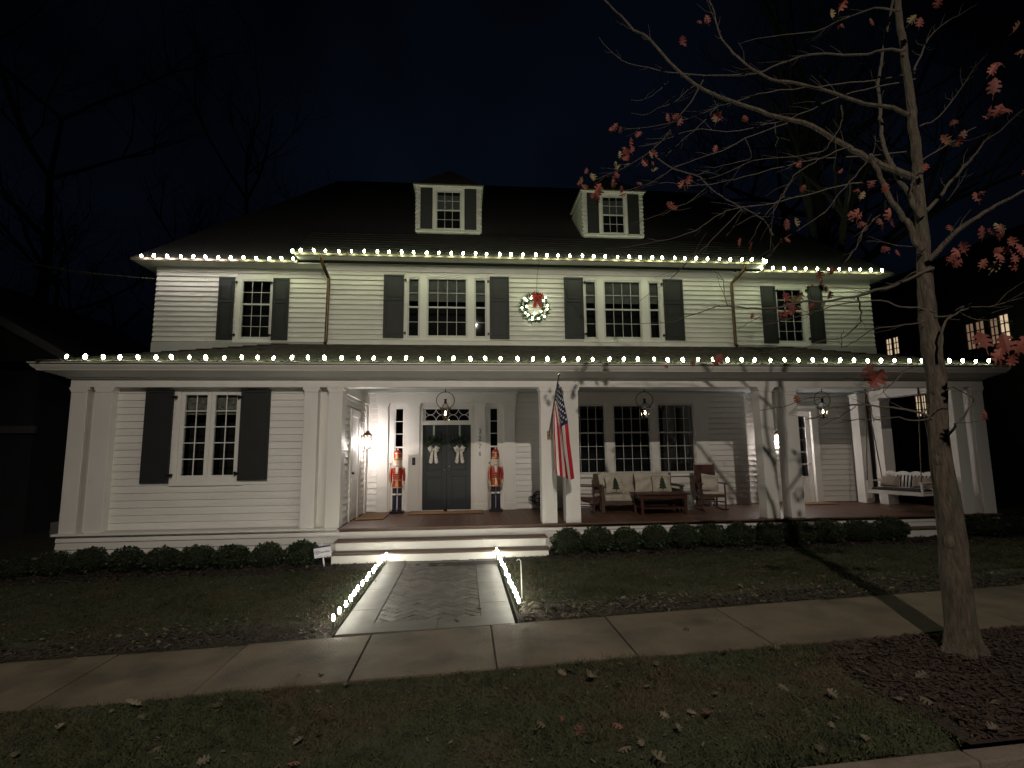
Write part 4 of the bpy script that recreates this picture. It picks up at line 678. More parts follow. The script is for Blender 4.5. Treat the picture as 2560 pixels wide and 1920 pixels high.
# ---- dormers
def dormer(x0, x1):
    xm = (x0+x1)/2; hw = (x1-x0)/2
    d = obj('dormer', B(-hw, hw, 0, .08, 7.50, 8.84).box(-hw, -hw+.08, .08, 1.9, 7.5, 8.84).box(hw-.08, hw, .08, 1.9, 7.5, 8.84), 'white', house, (xm, 3.5, 0))
    zs0 = 7.56
    for s in (-1, 1):
        n = 10; e_ = (8.78-zs0)/n
        for i in range(n):
            a = zs0+i*e_
            o = link('siding_board', _u, d, ((-hw if s < 0 else hw), (1.5 if s < 0 else .0), a), (0, 0, -math.pi/2 if s < 0 else math.pi/2)); o.scale = (1.5, 1.2, e_)
            o = link('siding_board', _u, d, ((-hw if s < 0 else hw-.09), 0, a)); o.scale = (.09, 1, e_)
    t = MB().box(-hw+.44, hw-.44, -.03, 0, 8.735, 8.84).box(-hw+.44, -hw+.52, -.03, 0, 7.58, 8.735).box(hw-.52, hw-.44, -.03, 0, 7.58, 8.735).box(-hw-.02, hw+.02, -.04, -.001, 7.50, 7.56).box(-hw-.05, hw+.05, -.08, 0, 8.80, 8.845)
    obj('trim_board', t, 'white', d, bevel=.003)
    fr = obj('window_frame', B(-hw+.52, -hw+.56, -.022, .0, 7.58, 8.735).box(hw-.56, hw-.52, -.022, 0, 7.58, 8.735).box(-hw+.56, hw-.56, -.0225, 0, 8.69, 8.735).box(-hw+.56, hw-.56, -.0225, 0, 7.58, 7.64).box(-hw+.56, hw-.56, -.02, 0, 8.14, 8.18), 'trimgray', d, bevel=.002)
    gx0, gx1 = -hw+.56, hw-.56; mu = MB()
    for i in (1, 2): mu.box(gx0+(gx1-gx0)*i/3-.006, gx0+(gx1-gx0)*i/3+.006, -.014, -.006, 7.64, 8.69)
    for z in (7.89, 8.435): mu.box(gx0, gx1, -.0145, -.005, z-.006, z+.006)
    obj('muntins', mu, 'trimgray', d)
    for i in range(3):
        for z0, z1 in ((7.64, 7.884), (7.896, 8.14), (8.18, 8.429), (8.441, 8.69)):
            o = link('pane', GL['p'], d, (gx0+(gx1-gx0)*i/3+.006, -.009, z0)); o.scale = ((gx1-gx0)/3-.012, 1, z1-z0)
    obj('dark_interior', B(gx0, gx1, -.002, -.0005, 7.64, 8.69), 'dark', d); obj('shade', B(gx0, gx1, -.0045, -.0025, 8.19, 8.60), 'shade', d)
    for s in (-1, 1):
        a = -hw+.10 if s < 0 else hw-.43; sh = B(a, a+.33, -.05, -.034, 7.60, 8.83).box(a+.04, a+.29, -.058, -.05, 7.66, 8.30).box(a+.04, a+.29, -.058, -.05, 8.38, 8.79)
        obj('shutter', sh, 'shutter', d, bevel=.003)
    E_ = .10
    r = MB().add([(-hw-E_,-.12,8.87),(hw+E_,-.12,8.87),(0,.95,9.88),(hw+E_,1.6,8.87),(-hw-E_,1.6,8.87),(0,4.0,9.88),(-hw-E_,2.6,8.87),(hw+E_,2.6,8.87)], [(0,1,2),(1,3,7,5,2),(0,2,5,6,4),(0,4,3,1),(4,6,7,3)])
    obj('dormer_roof', r, 'roof', d, smooth=False)
    obj('drip_edge', B(-hw-E_-.01, hw+E_+.01, -.135, -.115, 8.845, 8.875).box(-hw-E_-.012, -hw-E_+.01, -.114, 1.5, 8.845, 8.875).box(hw+E_-.01, hw+E_+.012, -.114, 1.5, 8.845, 8.875), 'gutter', d)
    obj('soffit', B(-hw-E_, hw+E_, -.113, 0, 8.846, 8.862).box(-hw-E_, -hw, .001, 1.5, 8.846, 8.862).box(hw, hw+E_, .001, 1.5, 8.846, 8.862), 'white', d)
    return d
dormer(-1.335, .415); dormer(3.375, 5.09)
# ---- downspouts
def spout(pts): obj('downspout', MB().tube(pts, .042, 10), 'copper', house)
spout([(-3.555, 2.30, 6.38), (-3.555, 2.32, 6.22), (-3.50, 2.55, 6.02), (-3.46, 2.715, 5.90), (-3.46, 2.725, 5.7), (-3.48, 2.725, 4.25), (-3.48, 2.66, 4.20)])
spout([(7.42, 2.30, 6.38), (7.42, 2.32, 6.25), (7.34, 2.50, 6.08), (7.235, 2.71, 5.95), (7.23, 2.72, 5.8), (7.24, 2.72, 4.26), (7.24, 2.66, 4.20)])
# ================================================================== STREET LIGHT (the place's own lamp, across the street)
sl_ = thing('street_lamp', 'tall street lamp across the road behind the viewpoint, lighting the house front', 'street lamp', (.6, -18.4, ground(.6, -18.4)))
obj('pole', MB().tube([(0,0,0),(0,0,5),(0,0,9.9)], [.11,.085,.06], 10), 'black', sl_)
obj('arm', MB().tube([(0,0,9.8),(0,.5,10.15),(0,1.0,10.2)], .035, 8), 'black', sl_)
obj('lamp_head', MB().box(-.15,.15,.9,1.5,10.17,10.27), 'black', sl_)
ld = bpy.data.lights.new('lamp_light', 'SPOT'); ld.energy = STREET_W; ld.color = (1.0, .89, .76); ld.spot_size = math.radians(74); ld.spot_blend = 1.0; ld.shadow_soft_size = .09
lo = link('lamp_light', ld, sl_, (0, 1.1, 10.12)); d_ = Vector((.3, -1.2, 0))-Vector((.6, -17.3, 9.5)); lo.rotation_euler = d_.to_track_quat('-Z', 'Y').to_euler()
# ================================================================== LIGHT STRINGS
bulb_b = MB().lathe([(.008,-.048),(.019,-.036),(.027,-.012),(.027,.008),(.018,.028),(.005,.040)], 9)
BULB = {k: bulb_b.mesh('bulb', [M[k]]) for k in ('bulb', 'bulbcool', 'bulbdim', 'bulblow')}
BULB['bulbpath'] = MB().lathe([(.007,-.036),(.013,-.030),(.0175,-.010),(.0175,.003),(.012,.022),(.004,.034)], 8).mesh('bulb', [M['bulbpath']])
sock = MB().lathe([(.017,-.075),(.017,-.052)], 6).mesh('socket', [M['wire']])
def light_string(label, pts, spacing, m, name='light_string', group='strings of bulbs along the roof edges', coolto=0):
    t = thing(name, label, 'string lights', pts[0], 0, group); P = [Vector(p)-Vector(pts[0]) for p in pts]
    seg = []; tot = 0
    for a, c in zip(P[:-1], P[1:]): seg.append((tot, a, c)); tot += (c-a).length
    n = round(tot/spacing); wp = []
    for i in range(n+1):
        d = tot*i/n+random.uniform(-.02, .02)*(0 < i < n)
        for s, a, c in reversed(seg):
            if d >= s-1e-6: q = a+(c-a)*min(1, max(0, (d-s))/((c-a).length+1e-9)); break
        q = q+Vector((0, 0, random.uniform(-.008, .008)))
        mm = 'bulbcool' if i < coolto else (m if random.random() < .75 or m == 'bulb' else 'bulbdim')
        bo = link('bulb', BULB[mm], t, q, (random.uniform(-.3, .3), random.uniform(-.3, .3), 0)); k_ = random.uniform(.85, 1.12); bo.scale = (k_, k_, k_)
        link('socket', sock, t, q); wp.append(q-Vector((0, 0, .07)))
        if i < n: wp.append(q-Vector((0, 0, .085))+(P[-1]-P[0])*0)
    W_ = []
    for i, q in enumerate(wp): W_.append(q if i % 2 == 0 else (q+wp[min(i+1, len(wp)-1)])/2-Vector((0, 0, .02)))
    obj('wire', MB().tube(W_, .004, 4), 'wire', t); return t
light_string('long row of warm white bulbs along the porch roof edge', [(-7.26,-.47,3.27),(11.13,-.47,3.27)], .306, 'bulblow')
light_string('row of warm white bulbs along the gutter over the projecting middle of the upper storey', [(-4.00,2.14,6.40),(7.84,2.14,6.41)], .306, 'bulb')
light_string('short row of bulbs along the upper left wing gutter, stepping up at the corner', [(-7.84,2.44,6.285),(-4.24,2.44,6.285),(-4.21,2.18,6.385)], .306, 'bulb', coolto=8)
light_string('short row of bulbs along the upper right wing gutter behind the tree branches', [(7.93,2.18,6.39),(7.92,2.44,6.295),(11.42,2.44,6.31)], .306, 'bulb')
def path_string(label, a, c, n):
    t = thing('path_light_string', label, 'path lights', a, 0, 'bulbs on stakes along the walk'); wp = []
    for i in range(n):
        q = (Vector(c)-Vector(a))*i/(n-1)+Vector((random.uniform(-.015, .015), random.uniform(-.02, .02), 0)); X, Yy = a[0]+q.x, a[1]+q.y
        q.z = ground(X, Yy)-a[2]
        link('bulb', BULB['bulbpath'], t, q+Vector((0, 0, .165)), (random.uniform(-.08, .08), random.uniform(-.08, .08), 0))
        link('stake', STK, t, q)
        wp.append(q+Vector((0, 0, .10))); 
    obj('wire', MB().tube(wp, .004, 4), 'wire', t); return t
STK = MB().tube([(0, 0, -.02), (0, 0, .125)], [.004, .012], 5).mesh('stake', [M['wire']])
path_string('bulbs on stakes along the left edge of the front walk', (-1.435,-4.47,ground(-1.435,-4.47)), (-1.41,-.76,0), 15)
path_string('bulbs on stakes along the right edge of the front walk', (.617,-4.30,ground(.617,-4.30)), (.565,-.74,0), 15)
# ================================================================== LANTERNS
def hanging_lantern(loc, label, round_):
    t = thing('hanging_lantern', label, 'lantern', loc, 0, 'lanterns hanging from the porch ceiling')   # origin on the ceiling
    obj('canopy', MB().lathe([(.055, -.03), (.06, -.0)], 12), 'white', t); obj('rod', MB().tube([(0,0,-.02),(0,0,-.17)], .009, 8), 'black', t)
    obj('ring', MB().tube([(math.sin(2*math.pi*k/28)*.205, 0, -.345+math.cos(2*math.pi*k/28)*.195) for k in range(29)], .0085, 7, False), 'bronze' if round_ else 'black', t)
    n = 16 if round_ else 4; ph = math.pi/4+(.35 if not round_ else 0); sq = not round_
    obj('chimney', MB().lathe([(.036, -.42), (.026, -.36), (.028, -.33), (.038, -.325), (.038, -.315)], 12), 'bronze' if round_ else 'black', t)
    if round_: sh = [(.030, -.415), (.07, -.46), (.095, -.52)]; body = [(.098, -.535), (.096, -.60), (.080, -.68), (.050, -.75), (.03, -.775)]
    else: sh = [(.035, -.415), (.125, -.52)]; body = [(.125, -.535), (.072, -.775)]
    gm = MB()
    for pr in (sh, body):
        vs = []; fs = []
        for r, z in pr:
            for k in range(n): a = 2*math.pi*k/n+ph; vs.append((r*math.cos(a), r*math.sin(a), z))
        for i in range(len(pr)-1):
            for k in range(n): fs.append((i*n+k, i*n+(k+1) % n, (i+1)*n+(k+1) % n, (i+1)*n+k))
        gm.add(vs, fs)
    gm.sm = round_; obj('glass_shade', gm, 'lampglass', t)
    b = MB(); R = .135 if round_ else .15
    b.lathe([(R, -.538), (R, -.522)], n if not round_ else 20, ph=ph, sq=True)
    b.lathe([(body[-1][0]+.006, -.787), (body[-1][0]+.01, -.772)], n, ph=ph, sq=True)
    for k in range(4):
        a = 2*math.pi*k/4+ph
        for pr in (sh, body): b.tube([(r*math.cos(a), r*math.sin(a), z) for r, z in pr], .005, 5)
    b.ball((0, 0, -.80), .014, 6, 4)
    obj('frame', b, 'bronze' if round_ else 'black', t)
    obj('burner', MB().tube([(0,0,-.775),(0,0,-.68)], .012, 6), 'brass', t)
    obj('flame', MB().lathe([(.004,-.685),(.017,-.665),(.018,-.645),(.009,-.61),(.002,-.585)], 8), 'flame', t)
    return t
hanging_lantern((-.443, 1.4, 2.975), 'round glass lantern in an iron ring hanging in front of the double front door', True)
hanging_lantern((4.20, 1.4, 2.975), 'four-sided lantern in an iron ring hanging over the porch sofa', False)
hanging_lantern((8.62, 1.4, 2.975), 'four-sided lantern in an iron ring hanging before the french door at the right', False)
def wall_lantern(loc, rz, label):
    t = thing('wall_lantern', label, 'wall lantern', loc, rz, 'lit lanterns fixed to the porch walls')   # local +y goes into the wall
    obj('backplate', B(-.05, .05, .135, .155, -.14, .16), 'bronze', t, bevel=.004); obj('arm', MB().tube([(0,.14,.10),(0,.07,.20),(0,0,.215)], .010, 7), 'bronze', t)
    b = MB(); r, h = .085, .15
    for sx in (-1, 1):
        for sy in (-1, 1): b.tube([(sx*r*.8, sy*r*.8, -h), (sx*r, sy*r, h)], .006, 5)
    b.box(-r*.85, r*.85, -r*.85, r*.85, -h-.012, -h).box(-r-.012, r+.012, -r-.012, r+.012, h, h+.012)
    b.lathe([(.125, h+.012), (.05, h+.075), (.05, h+.10), (.062, h+.105)], 4, ph=math.pi/4, sq=True).ball((0, 0, h+.12), .014, 6, 4)
    obj('frame', b, 'bronze', t)
    g = MB(); q = [(-1,-1),(1,-1),(1,1),(-1,1)]
    for i in range(4): a, c = q[i], q[(i+1) % 4]; g.add([(a[0]*r*.8,a[1]*r*.8,-h),(c[0]*r*.8,c[1]*r*.8,-h),(c[0]*r,c[1]*r,h),(a[0]*r,a[1]*r,h)], [(0,1,2,3)])
    obj('glass_shade', g, 'lampglass', t, smooth=False)
    obj('candle_bulb', MB().ball((0, 0, .0), .045, 8, 6, (1, 1, 2.2)), 'sconcebulb', t); obj('candle', MB().tube([(0,0,-h),(0,0,-.07)], .015, 8), 'ivory', t)
    L = bpy.data.lights.new('lamp_light', 'POINT'); L.energy = SCONCE_W; L.color = (1.0, .90, .88); L.shadow_soft_size = .075
    link('lamp_light', L, t, (0, 0, -.02)); return t
wall_lantern((-2.255, 1.95, 1.72), math.pi/2, 'bright glass wall lantern left of the front door, above the side mat')
wall_lantern((8.36, 2.90, 1.70), 0, 'bright glass wall lantern behind the right-hand column pair')
# ================================================================== DOOR WREATHS, WALL WREATH
def needles(b, R, r, n, L, seed):
    rr = random.Random(seed)
    for i in range(n):
        a = rr.uniform(0, 2*math.pi); ph = rr.uniform(0, 2*math.pi)
        c = Vector((math.cos(a)*(R+math.cos(ph)*r*.7), math.sin(ph)*r*.7, math.sin(a)*(R+math.cos(ph)*r*.7)))
        d = Vector((math.cos(a)*math.cos(ph)+rr.uniform(-.9, .9), math.sin(ph)+rr.uniform(-.6, .6), math.sin(a)*math.cos(ph)+rr.uniform(-.9, .9))).normalized()
        s = d.cross(Vector((rr.uniform(-1, 1), rr.uniform(-1, 1), rr.uniform(-1, 1)))).normalized()*L*.16; l = L*rr.uniform(.5, 1.1)
        b.add([c-s, c+s, c+d*l+s*.3, c+d*l-s*.3], [(0, 1, 2, 3)])
def bow(par, m, c, s, tails=.26):
    b = MB(); x, y, z = c
    for sg in (-1, 1):
        for k, (dx, dz, w) in enumerate(((.10, .03, .05), (.085, -.02, .04))):
            pts = [(x, y-.02, z), (x+sg*dx*s*.6, y-.05-.01*k, z+(dz+.03)*s), (x+sg*dx*s, y-.045, z+dz*s), (x+sg*dx*s*.7, y-.03, z+(dz-.04)*s), (x, y-.02, z-.005)]
            b.tube(pts, [.012*s, w*s*.6, w*s*.75, w*s*.6, .012*s], 6)
        b.add([(x+sg*.005*s, y-.03, z), (x+sg*.045*s, y-.035, z), (x+sg*.10*s, y-.04, z-tails*s), (x+sg*.055*s, y-.045, z-(tails+.035)*s), (x+sg*.025*s, y-.04, z-tails*s)], [(0,1,2,3,4)])
        b.add([(x+sg*.005*s, y-.022, z), (x+sg*.045*s, y-.027, z), (x+sg*.10*s, y-.032, z-tails*s), (x+sg*.055*s, y-.037, z-(tails+.035)*s), (x+sg*.025*s, y-.032, z-tails*s)], [(4,3,2,1,0)])
    b.ball((x, y-.04, z), .028*s, 8, 5); b.sm = False
    return obj('bow', b, m, par)
for lx, lab in ((-.775, 'dark green wreath with a silvery bow hanging on the left leaf of the front door'), (-.135, 'dark green wreath with a silvery bow hanging on the right leaf of the front door')):
    t = thing('wreath', lab, 'wreath', (lx, YM-.05, 1.66), 0, 'wreaths on the front door')
    b = MB(); needles(b, .16, .05, 420, .075, int(lx*100)); b.sm = False; obj('needles', b, 'wreathleaf', t)
    obj('ribbon', B(-.022, .022, -.0, .003, .17, .48).box(-.022, .022, -.03, .0, .168, .172), 'ribbon', t); bow(t, 'plaid', (0, -.03, -.13), 1.15, .27)
t = thing('wreath', 'evergreen wreath with lit bulbs and a red bow on the upper wall between the windows', 'wreath', (1.80, YM-.075, 5.185))
b = MB(); needles(b, .30, .07, 800, .11, 5); b.sm = False; obj('needles', b, 'wreathleaf', t)
wb = MB().ball((0, 0, 0), .021, 6, 5).mesh('bulb', [M['bulbwreath']])
for x, z in ((-.06,.31),(-.25,.22),(-.20,.17),(-.33,-.03),(-.24,-.16),(-.17,-.21),(-.06,-.28),(.10,-.30),(.25,-.25),(.18,-.10),(.33,-.05),(.34,.05),(.24,.17),(.28,.26),(.17,.29),(-.09,.23),(-.07,-.33),(.0,-.15),(-.20,.03)):
    link('bulb', wb, t, (x, -.085 if x*x+z*z > .055 else -.03, z))
bow(t, 'redbow', (.08, -.06, .27), 1.25, .20); obj('hanging_wire', MB().tube([(.08, .03, .36), (.09, -.02, .85), (.10, -.40, 1.14)], .005, 4), 'black', t)
# ================================================================== NUTCRACKERS
def nutcracker(loc, label, rz=0):
    t = thing('nutcracker', label, 'nutcracker', loc, rz, 'toy soldiers flanking the front door'); t.scale = (.86, .9, 1)
    obj('plinth', B(-.19, .19, -.13, .13, 0, .055), 'black', t, bevel=.006)
    for s in (-1, 1):
        l = obj('leg', MB().lathe([(.058,.10),(.056,.34),(.066,.44),(.060,.46),(.060,.66)], 12, (s*.072, 0, 0)), 'navy', t)
        obj('cuff', MB().lathe([(.068,.425),(.071,.445),(.068,.465)], 12, (s*.072, 0, 0)), 'ivory', l)
        obj('boot', MB().box(s*.072-.058, s*.072+.058, -.115, .055, .055, .105).lathe([(.060, .10), (.057, .13)], 12, (s*.072, 0, 0)), 'black', l, bevel=.012)
    c = obj('coat', MB().lathe([(.150,.60),(.148,.63),(.128,.74),(.122,.78),(.134,.90),(.140,1.0),(.120,1.06),(.06,1.09)], 18), 'red', t)
    obj('hem', MB().lathe([(.152,.595),(.155,.61),(.152,.625)], 18), 'gold', c); obj('belt', MB().lathe([(.125,.765),(.129,.78),(.125,.795)], 18), 'gold', c)
    b = MB()
    for z0 in (.83, .88, .93, .98): b.tube([(-.07, -.125, z0+.015), (0, -.142, z0), (.07, -.125, z0+.015)], .007, 5)
    b.add([(-.045,-.146,.62),(.045,-.146,.62),(.03,-.134,.76),(-.03,-.134,.76)], [(0,1,2,3)]); obj('braid', b, 'gold', c)
    for s in (-1, 1):
        a = obj('arm', MB().tube([(s*.165, 0, 1.03), (s*.185, -.005, .90), (s*.180, -.03, .74)], [.042, .044, .036], 10), 'red', t)
        obj('epaulette', MB().ball((s*.165, 0, 1.045), .055, 10, 5, (1, 1, .45)), 'gold', a); obj('cuff', MB().tube([(s*.180, -.03, .76), (s*.179, -.035, .725)], .041, 10), 'gold', a)
        obj('hand', MB().ball((s*.178, -.045, .69), .036, 8, 6, (.85, 1, 1.1)), 'ivory', a)
    h = obj('head', MB().lathe([(.085,1.065),(.100,1.08),(.104,1.20),(.100,1.265),(.09,1.27)], 16), 'skin', t)
    hb_ = MB()
    hb_.ball((-.085, .02, 1.16), .058, 8, 6, (.8, 1.2, 1.7)).ball((.085, .02, 1.16), .058, 8, 6, (.8, 1.2, 1.7)).ball((0, .06, 1.17), .08, 8, 6, (1.2, .8, 1.3)); obj('hair', hb_, 'hair', h)
    obj('beard', MB().prism([(-.05, 1.085), (-.03, .95), (0, .925), (.03, .95), (.05, 1.085), (.035, 1.10), (-.035, 1.10)], (-.150, -.10)), 'hair', h, bevel=.01)
    obj('moustache', MB().tube([(-.06, -.100, 1.145), (-.03, -.112, 1.152), (0, -.114, 1.142), (.03, -.112, 1.152), (.06, -.100, 1.145)], [.006, .013, .008, .013, .006], 6), 'ivory', h)
    obj('mouth', B(-.036, .036, -.112, -.10, 1.103, 1.128), 'black', h); obj('teeth', B(-.028, .028, -.116, -.111, 1.115, 1.126), 'ivory', h)
    obj('nose', MB().ball((0, -.11, 1.172), .016, 7, 5, (.8, 1.3, 1)), 'skin', h)
    for s in (-1, 1):
        obj('eye', MB().ball((s*.038, -.098, 1.205), .014, 8, 5, (1, .6, 1)), 'ivory', h); obj('pupil', MB().ball((s*.038, -.107, 1.205), .007, 6, 4), 'black', h)
        obj('eyebrow', MB().tube([(s*.02, -.106, 1.225), (s*.04, -.104, 1.235), (s*.06, -.095, 1.228)], .005, 5), 'hair', h)
    k = obj('hat', MB().lathe([(.100,1.268),(.112,1.275),(.108,1.33),(.098,1.42),(.072,1.475),(.03,1.495)], 16), 'red', t)
    obj('hat_band', MB().lathe([(.114,1.272),(.118,1.285),(.113,1.305)], 16).lathe([(.100, 1.40), (.103, 1.41), (.099, 1.42)], 16), 'gold', k)
    obj('badge', MB().prism([(-.035, 1.32), (0, 1.30), (.035, 1.32), (.028, 1.375), (0, 1.40), (-.028, 1.375)], (-.122, -.10)), 'gold', k, bevel=.003); obj('knob', MB().ball((0, 0, 1.512), .022, 8, 6), 'ivory', k)
    obj('brim', MB().prism([(-.08, 1.262), (.08, 1.262), (.08, 1.272), (-.08, 1.272)], (-.145, -.06)), 'black', k, bevel=.004)
    obj('staff', MB().tube([(-.185, -.075, .055), (-.185, -.075, 1.14)], .010, 7).ball((-.185, -.075, 1.16), .024, 8, 6), 'gold', t)
    obj('sword', MB().box(.188, .200, -.09, -.06, .54, .70).box(.172, .216, -.10, -.05, .70, .715), 'brass', t)
    return t
nutcracker((-1.615, 2.40, .035), 'red coated nutcracker soldier left of the front door, beside the doorbell pilaster')
nutcracker((.745, 2.40, .035), 'red coated nutcracker soldier right of the front door, beside the house numbers')
# ================================================================== FLAG
fl = thing('flag', 'striped flag with white stars hanging from a slanted pole on the middle columns', 'flag', (1.69, -.01, 1.78))
O_ = Vector((1.69, -.01, 1.78)); tip = Vector((1.745, -1.02, 2.86)); V3 = lambda a: Vector(a)-O_
obj('pole', MB().tube([V3((1.69, -.05, 1.80)), V3((1.715, -.5, 2.30)), V3(tip)], .014, 8), 'wood', fl)
obj('bracket', MB().box(-.035, .035, -.02, .0, -.08, .08).tube([(0, -.01, 0), (0.0, -.09, .08)], .024, 8), 'brass', fl)
obj('finial', MB().ball(V3(tip)+Vector((0, -.01, .01)), .026, 8, 6), 'brass', fl)
NS, NT = 39, 46; HT, HB = Vector((1.742, -.93, 2.735)), Vector((1.712, -.42, 2.17))
def cloth(s, t, off=0):
    A = HT.lerp(HB, s); ez = .845+.24*s**1.3+(.09 if s < .25 else 0)*(1-s*4); ex = 2.075-.385*s-.02*math.sin(s*9)
    k = t**.75; x = A.x+(ex-A.x)*k; z = A.z+(ez-A.z)*t
    sag = math.sin(math.pi*min(1, t*1.0))*.0
    y = A.y+(-.62-A.y)*min(1, t*1.6)+.075*math.sin(s*13+t*2.2)*min(1, t*2.5)*(.6+.4*t); x += .055*math.sin(s*11+t*1.6+1.4)*min(1, t*2.5)*(1-.5*s)
    return Vector((x, y, z))-O_
b = MB(); b.v = [tuple(cloth(i/NS, j/NT)) for j in range(NT+1) for i in range(NS+1)]
for j in range(NT):
    for i in range(NS):
        a = j*(NS+1)+i; b.f.append((a, a+1, a+NS+2, a+NS+1)); b.mi.append(2 if (i < 21 and j/NT < .40) else ((i//3) % 2))
b.sm = True
flc = obj('cloth', b, ['fred', 'fwhite', 'fblue'], fl)
sb = MB()
for r in range(9):
    for c in range(6 if r % 2 == 0 else 5):
        s = (21/NS)*(r+.6)/9.2; tt = .40*((c+.5+(.5 if r % 2 else 0))/6.0); p0 = cloth(s, tt); du = (cloth(s+.012, tt)-p0).normalized(); dv = (cloth(s, tt+.012)-p0).normalized()
        nn = du.cross(dv).normalized()
        for sg in (1, -1):
            pts = []
            for k in range(10):
                R = .026 if k % 2 == 0 else .012; a = math.pi*k/5; pts.append(p0+nn*.005*sg+du*math.cos(a)*R+dv*math.sin(a)*R)
            sb.add(pts+[p0+nn*.005*sg], [((k), (k+1) % 10, 10) for k in range(10)])
obj('stars', sb, 'fwhite', flc, smooth=False)
# ================================================================== PORCH FURNITURE
def bx(par, name, m, *bs, bev=.004, loc=None, rot=None):
    b = MB()
    for q in bs: b.box(*q)
    return obj(name, b, m, par, loc, rot, bevel=bev)
def pillow_mesh(w, h, d, m, seed=0):
    b = MB(); n = 8; rr = random.Random(seed)
    for sg in (-1, 1):
        vs = []
        for j in range(n+1):
            for i in range(n+1):
                u, v = i/n*2-1, j/n*2-1; k = (1-u**4)*(1-v**4); pin = 1-.07*(1-abs(u*v))*max(abs(u), abs(v))**3
                vs.append((u*w/2*pin, sg*d/2*math.sqrt(max(0, k))+rr.uniform(-.002, .002), v*h/2*pin))
        b.add(vs, [(j*(n+1)+i, j*(n+1)+i+1, (j+1)*(n+1)+i+1, (j+1)*(n+1)+i) for j in range(n) for i in range(n)])
    b.sm = True; return b
sofa = thing('sofa', 'dark teak porch sofa with cream cushions under the triple window', 'sofa', (4.15, 2.05, .035))
for sx in (-1, 1):
    for sy in (-.38, .36): bx(sofa, 'leg', 'wood', (sx*.95-.035, sx*.95+.035, sy-.035, sy+.035, 0, .60 if sy < 0 else .86))
    bx(sofa, 'armrest', 'wood', (sx*.95-.05, sx*.95+.05, -.45, .36, .56, .605)); bx(sofa, 'side_panel', 'wood', (sx*.95-.015, sx*.95+.015, -.345, .325, .14, .50))
bx(sofa, 'seat_frame', 'wood', (-.915, .915, -.40, -.36, .16, .26), (-.915, .915, .30, .34, .16, .26), (-.915, .915, -.36, .30, .21, .24), (-.915, .915, .33, .36, .30, .86))
for x0, x1 in ((-.90, -.003), (.003, .90)):
    bx(sofa, 'seat_cushion', 'cush', (x0, x1, -.42, .20, .245, .40), bev=.04); obj('back_cushion', pillow_mesh(x1-x0, .56, .22, 'cush', int(x0*10)), 'cush', sofa, ((x0+x1)/2, .22, .62), (-.18, 0, 0))
tree_poly = [(-.10,-.13),(.10,-.13),(.055,-.06),(.085,-.06),(.045,.01),(.068,.01),(.035,.07),(.05,.07),(0,.16),(-.05,.07),(-.035,.07),(-.068,.01),(-.045,.01),(-.085,-.06),(-.055,-.06)]
for px, rz_, lab in ((3.58, .12, 'cream throw pillow printed with a dark pine tree at the left of the sofa'), (4.75, -.10, 'cream throw pillow printed with a dark pine tree at the right of the sofa')):
    t = thing('throw_pillow', lab, 'pillow', (px, 2.01, .655), rz_, 'pine tree pillows on the sofa'); t.rotation_euler = (-.22, 0, rz_)
    obj('cushion', pillow_mesh(.46, .42, .15, 'cush', 3), 'cush', t)
    obj('tree_print', MB().prism([(a, c+.0) for a, c in tree_poly], (-.079, -.071)).box(-.012, .012, -.079, -.071, -.165, -.1305), 'printgreen', t, smooth=False)
tb = thing('coffee_table', 'dark wooden coffee table with a lower shelf before the sofa', 'table', (4.42, 1.28, .035))
bx(tb, 'tabletop', 'mahog', (-.60, .60, -.31, .31, .43, .465))
for sx in (-1, 1):
    for sy in (-1, 1): bx(tb, 'leg', 'mahog', (sx*.50-.03, sx*.50+.03, sy*.25-.03, sy*.25+.03, 0, .43))
bx(tb, 'apron', 'mahog', (-.47, .47, -.262, -.238, .34, .43), (-.47, .47, .238, .262, .34, .43), (-.512, -.488, -.22, .22, .34, .43), (.488, .512, -.22, .22, .34, .43)); bx(tb, 'shelf', 'mahog', (-.49, .49, -.24, .24, .12, .145))
def rocker(loc, rz, label, rock, hb_):
    t = thing('rocking_chair' if rock else 'armchair', label, 'chair', loc, rz); t.scale = (1, 1, 1)
    for sx in (-1, 1):
        obj('leg', MB().tube([(sx*.27, -.26, .05), (sx*.27, -.25, .62)], .020, 8), 'mahog', t); obj('leg', MB().tube([(sx*.24, .24, .06), (sx*.24, .25, .40), (sx*.235, .36, hb_)], .020, 8), 'mahog', t)
        obj('armrest', MB().box(sx*.27-.035, sx*.27+.035, -.32, .27, .615, .64), 'mahog', t, bevel=.008)
        if rock: obj('rocker', MB().tube([(sx*.26, y, .022+.16*(y-.03)**2) for y in (-.42, -.3, -.15, 0, .15, .3, .45, .56)], .020, 6), 'mahog', t)
    obj('stretcher', MB().tube([(-.27,-.255,.22),(.27,-.255,.22)], .012, 6).tube([(-.24,.245,.22),(.24,.245,.22)], .012, 6).tube([(-.26,-.25,.18),(-.24,.24,.18)], .012, 6).tube([(.26,-.25,.18),(.24,.24,.18)], .012, 6), 'mahog', t)
    bx(t, 'seat', 'mahog', (-.27, .27, -.28, .26, .31, .375)); bx(t, 'seat_cushion', 'cush', (-.24, .24, -.26, .22, .38, .435), bev=.02)
    bk = bx(t, 'backrest', 'mahogfab', (-.225, .225, -.018, .018, 0, hb_-.50), loc=(0, .285, .48), rot=(-.19, 0, 0), bev=.01)
    bx(t, 'top_rail', 'cush' if rock else 'mahog', (-.235, .235, -.022, .022, 0, .04), loc=(0, .285+.19*(hb_-.5)+.0, hb_-.03), rot=(-.19, 0, 0), bev=.01); return t
rc = rocker((5.83, 1.75, .035), -.12, 'dark rocking chair with a high maroon back at the right of the sofa', True, 1.08)
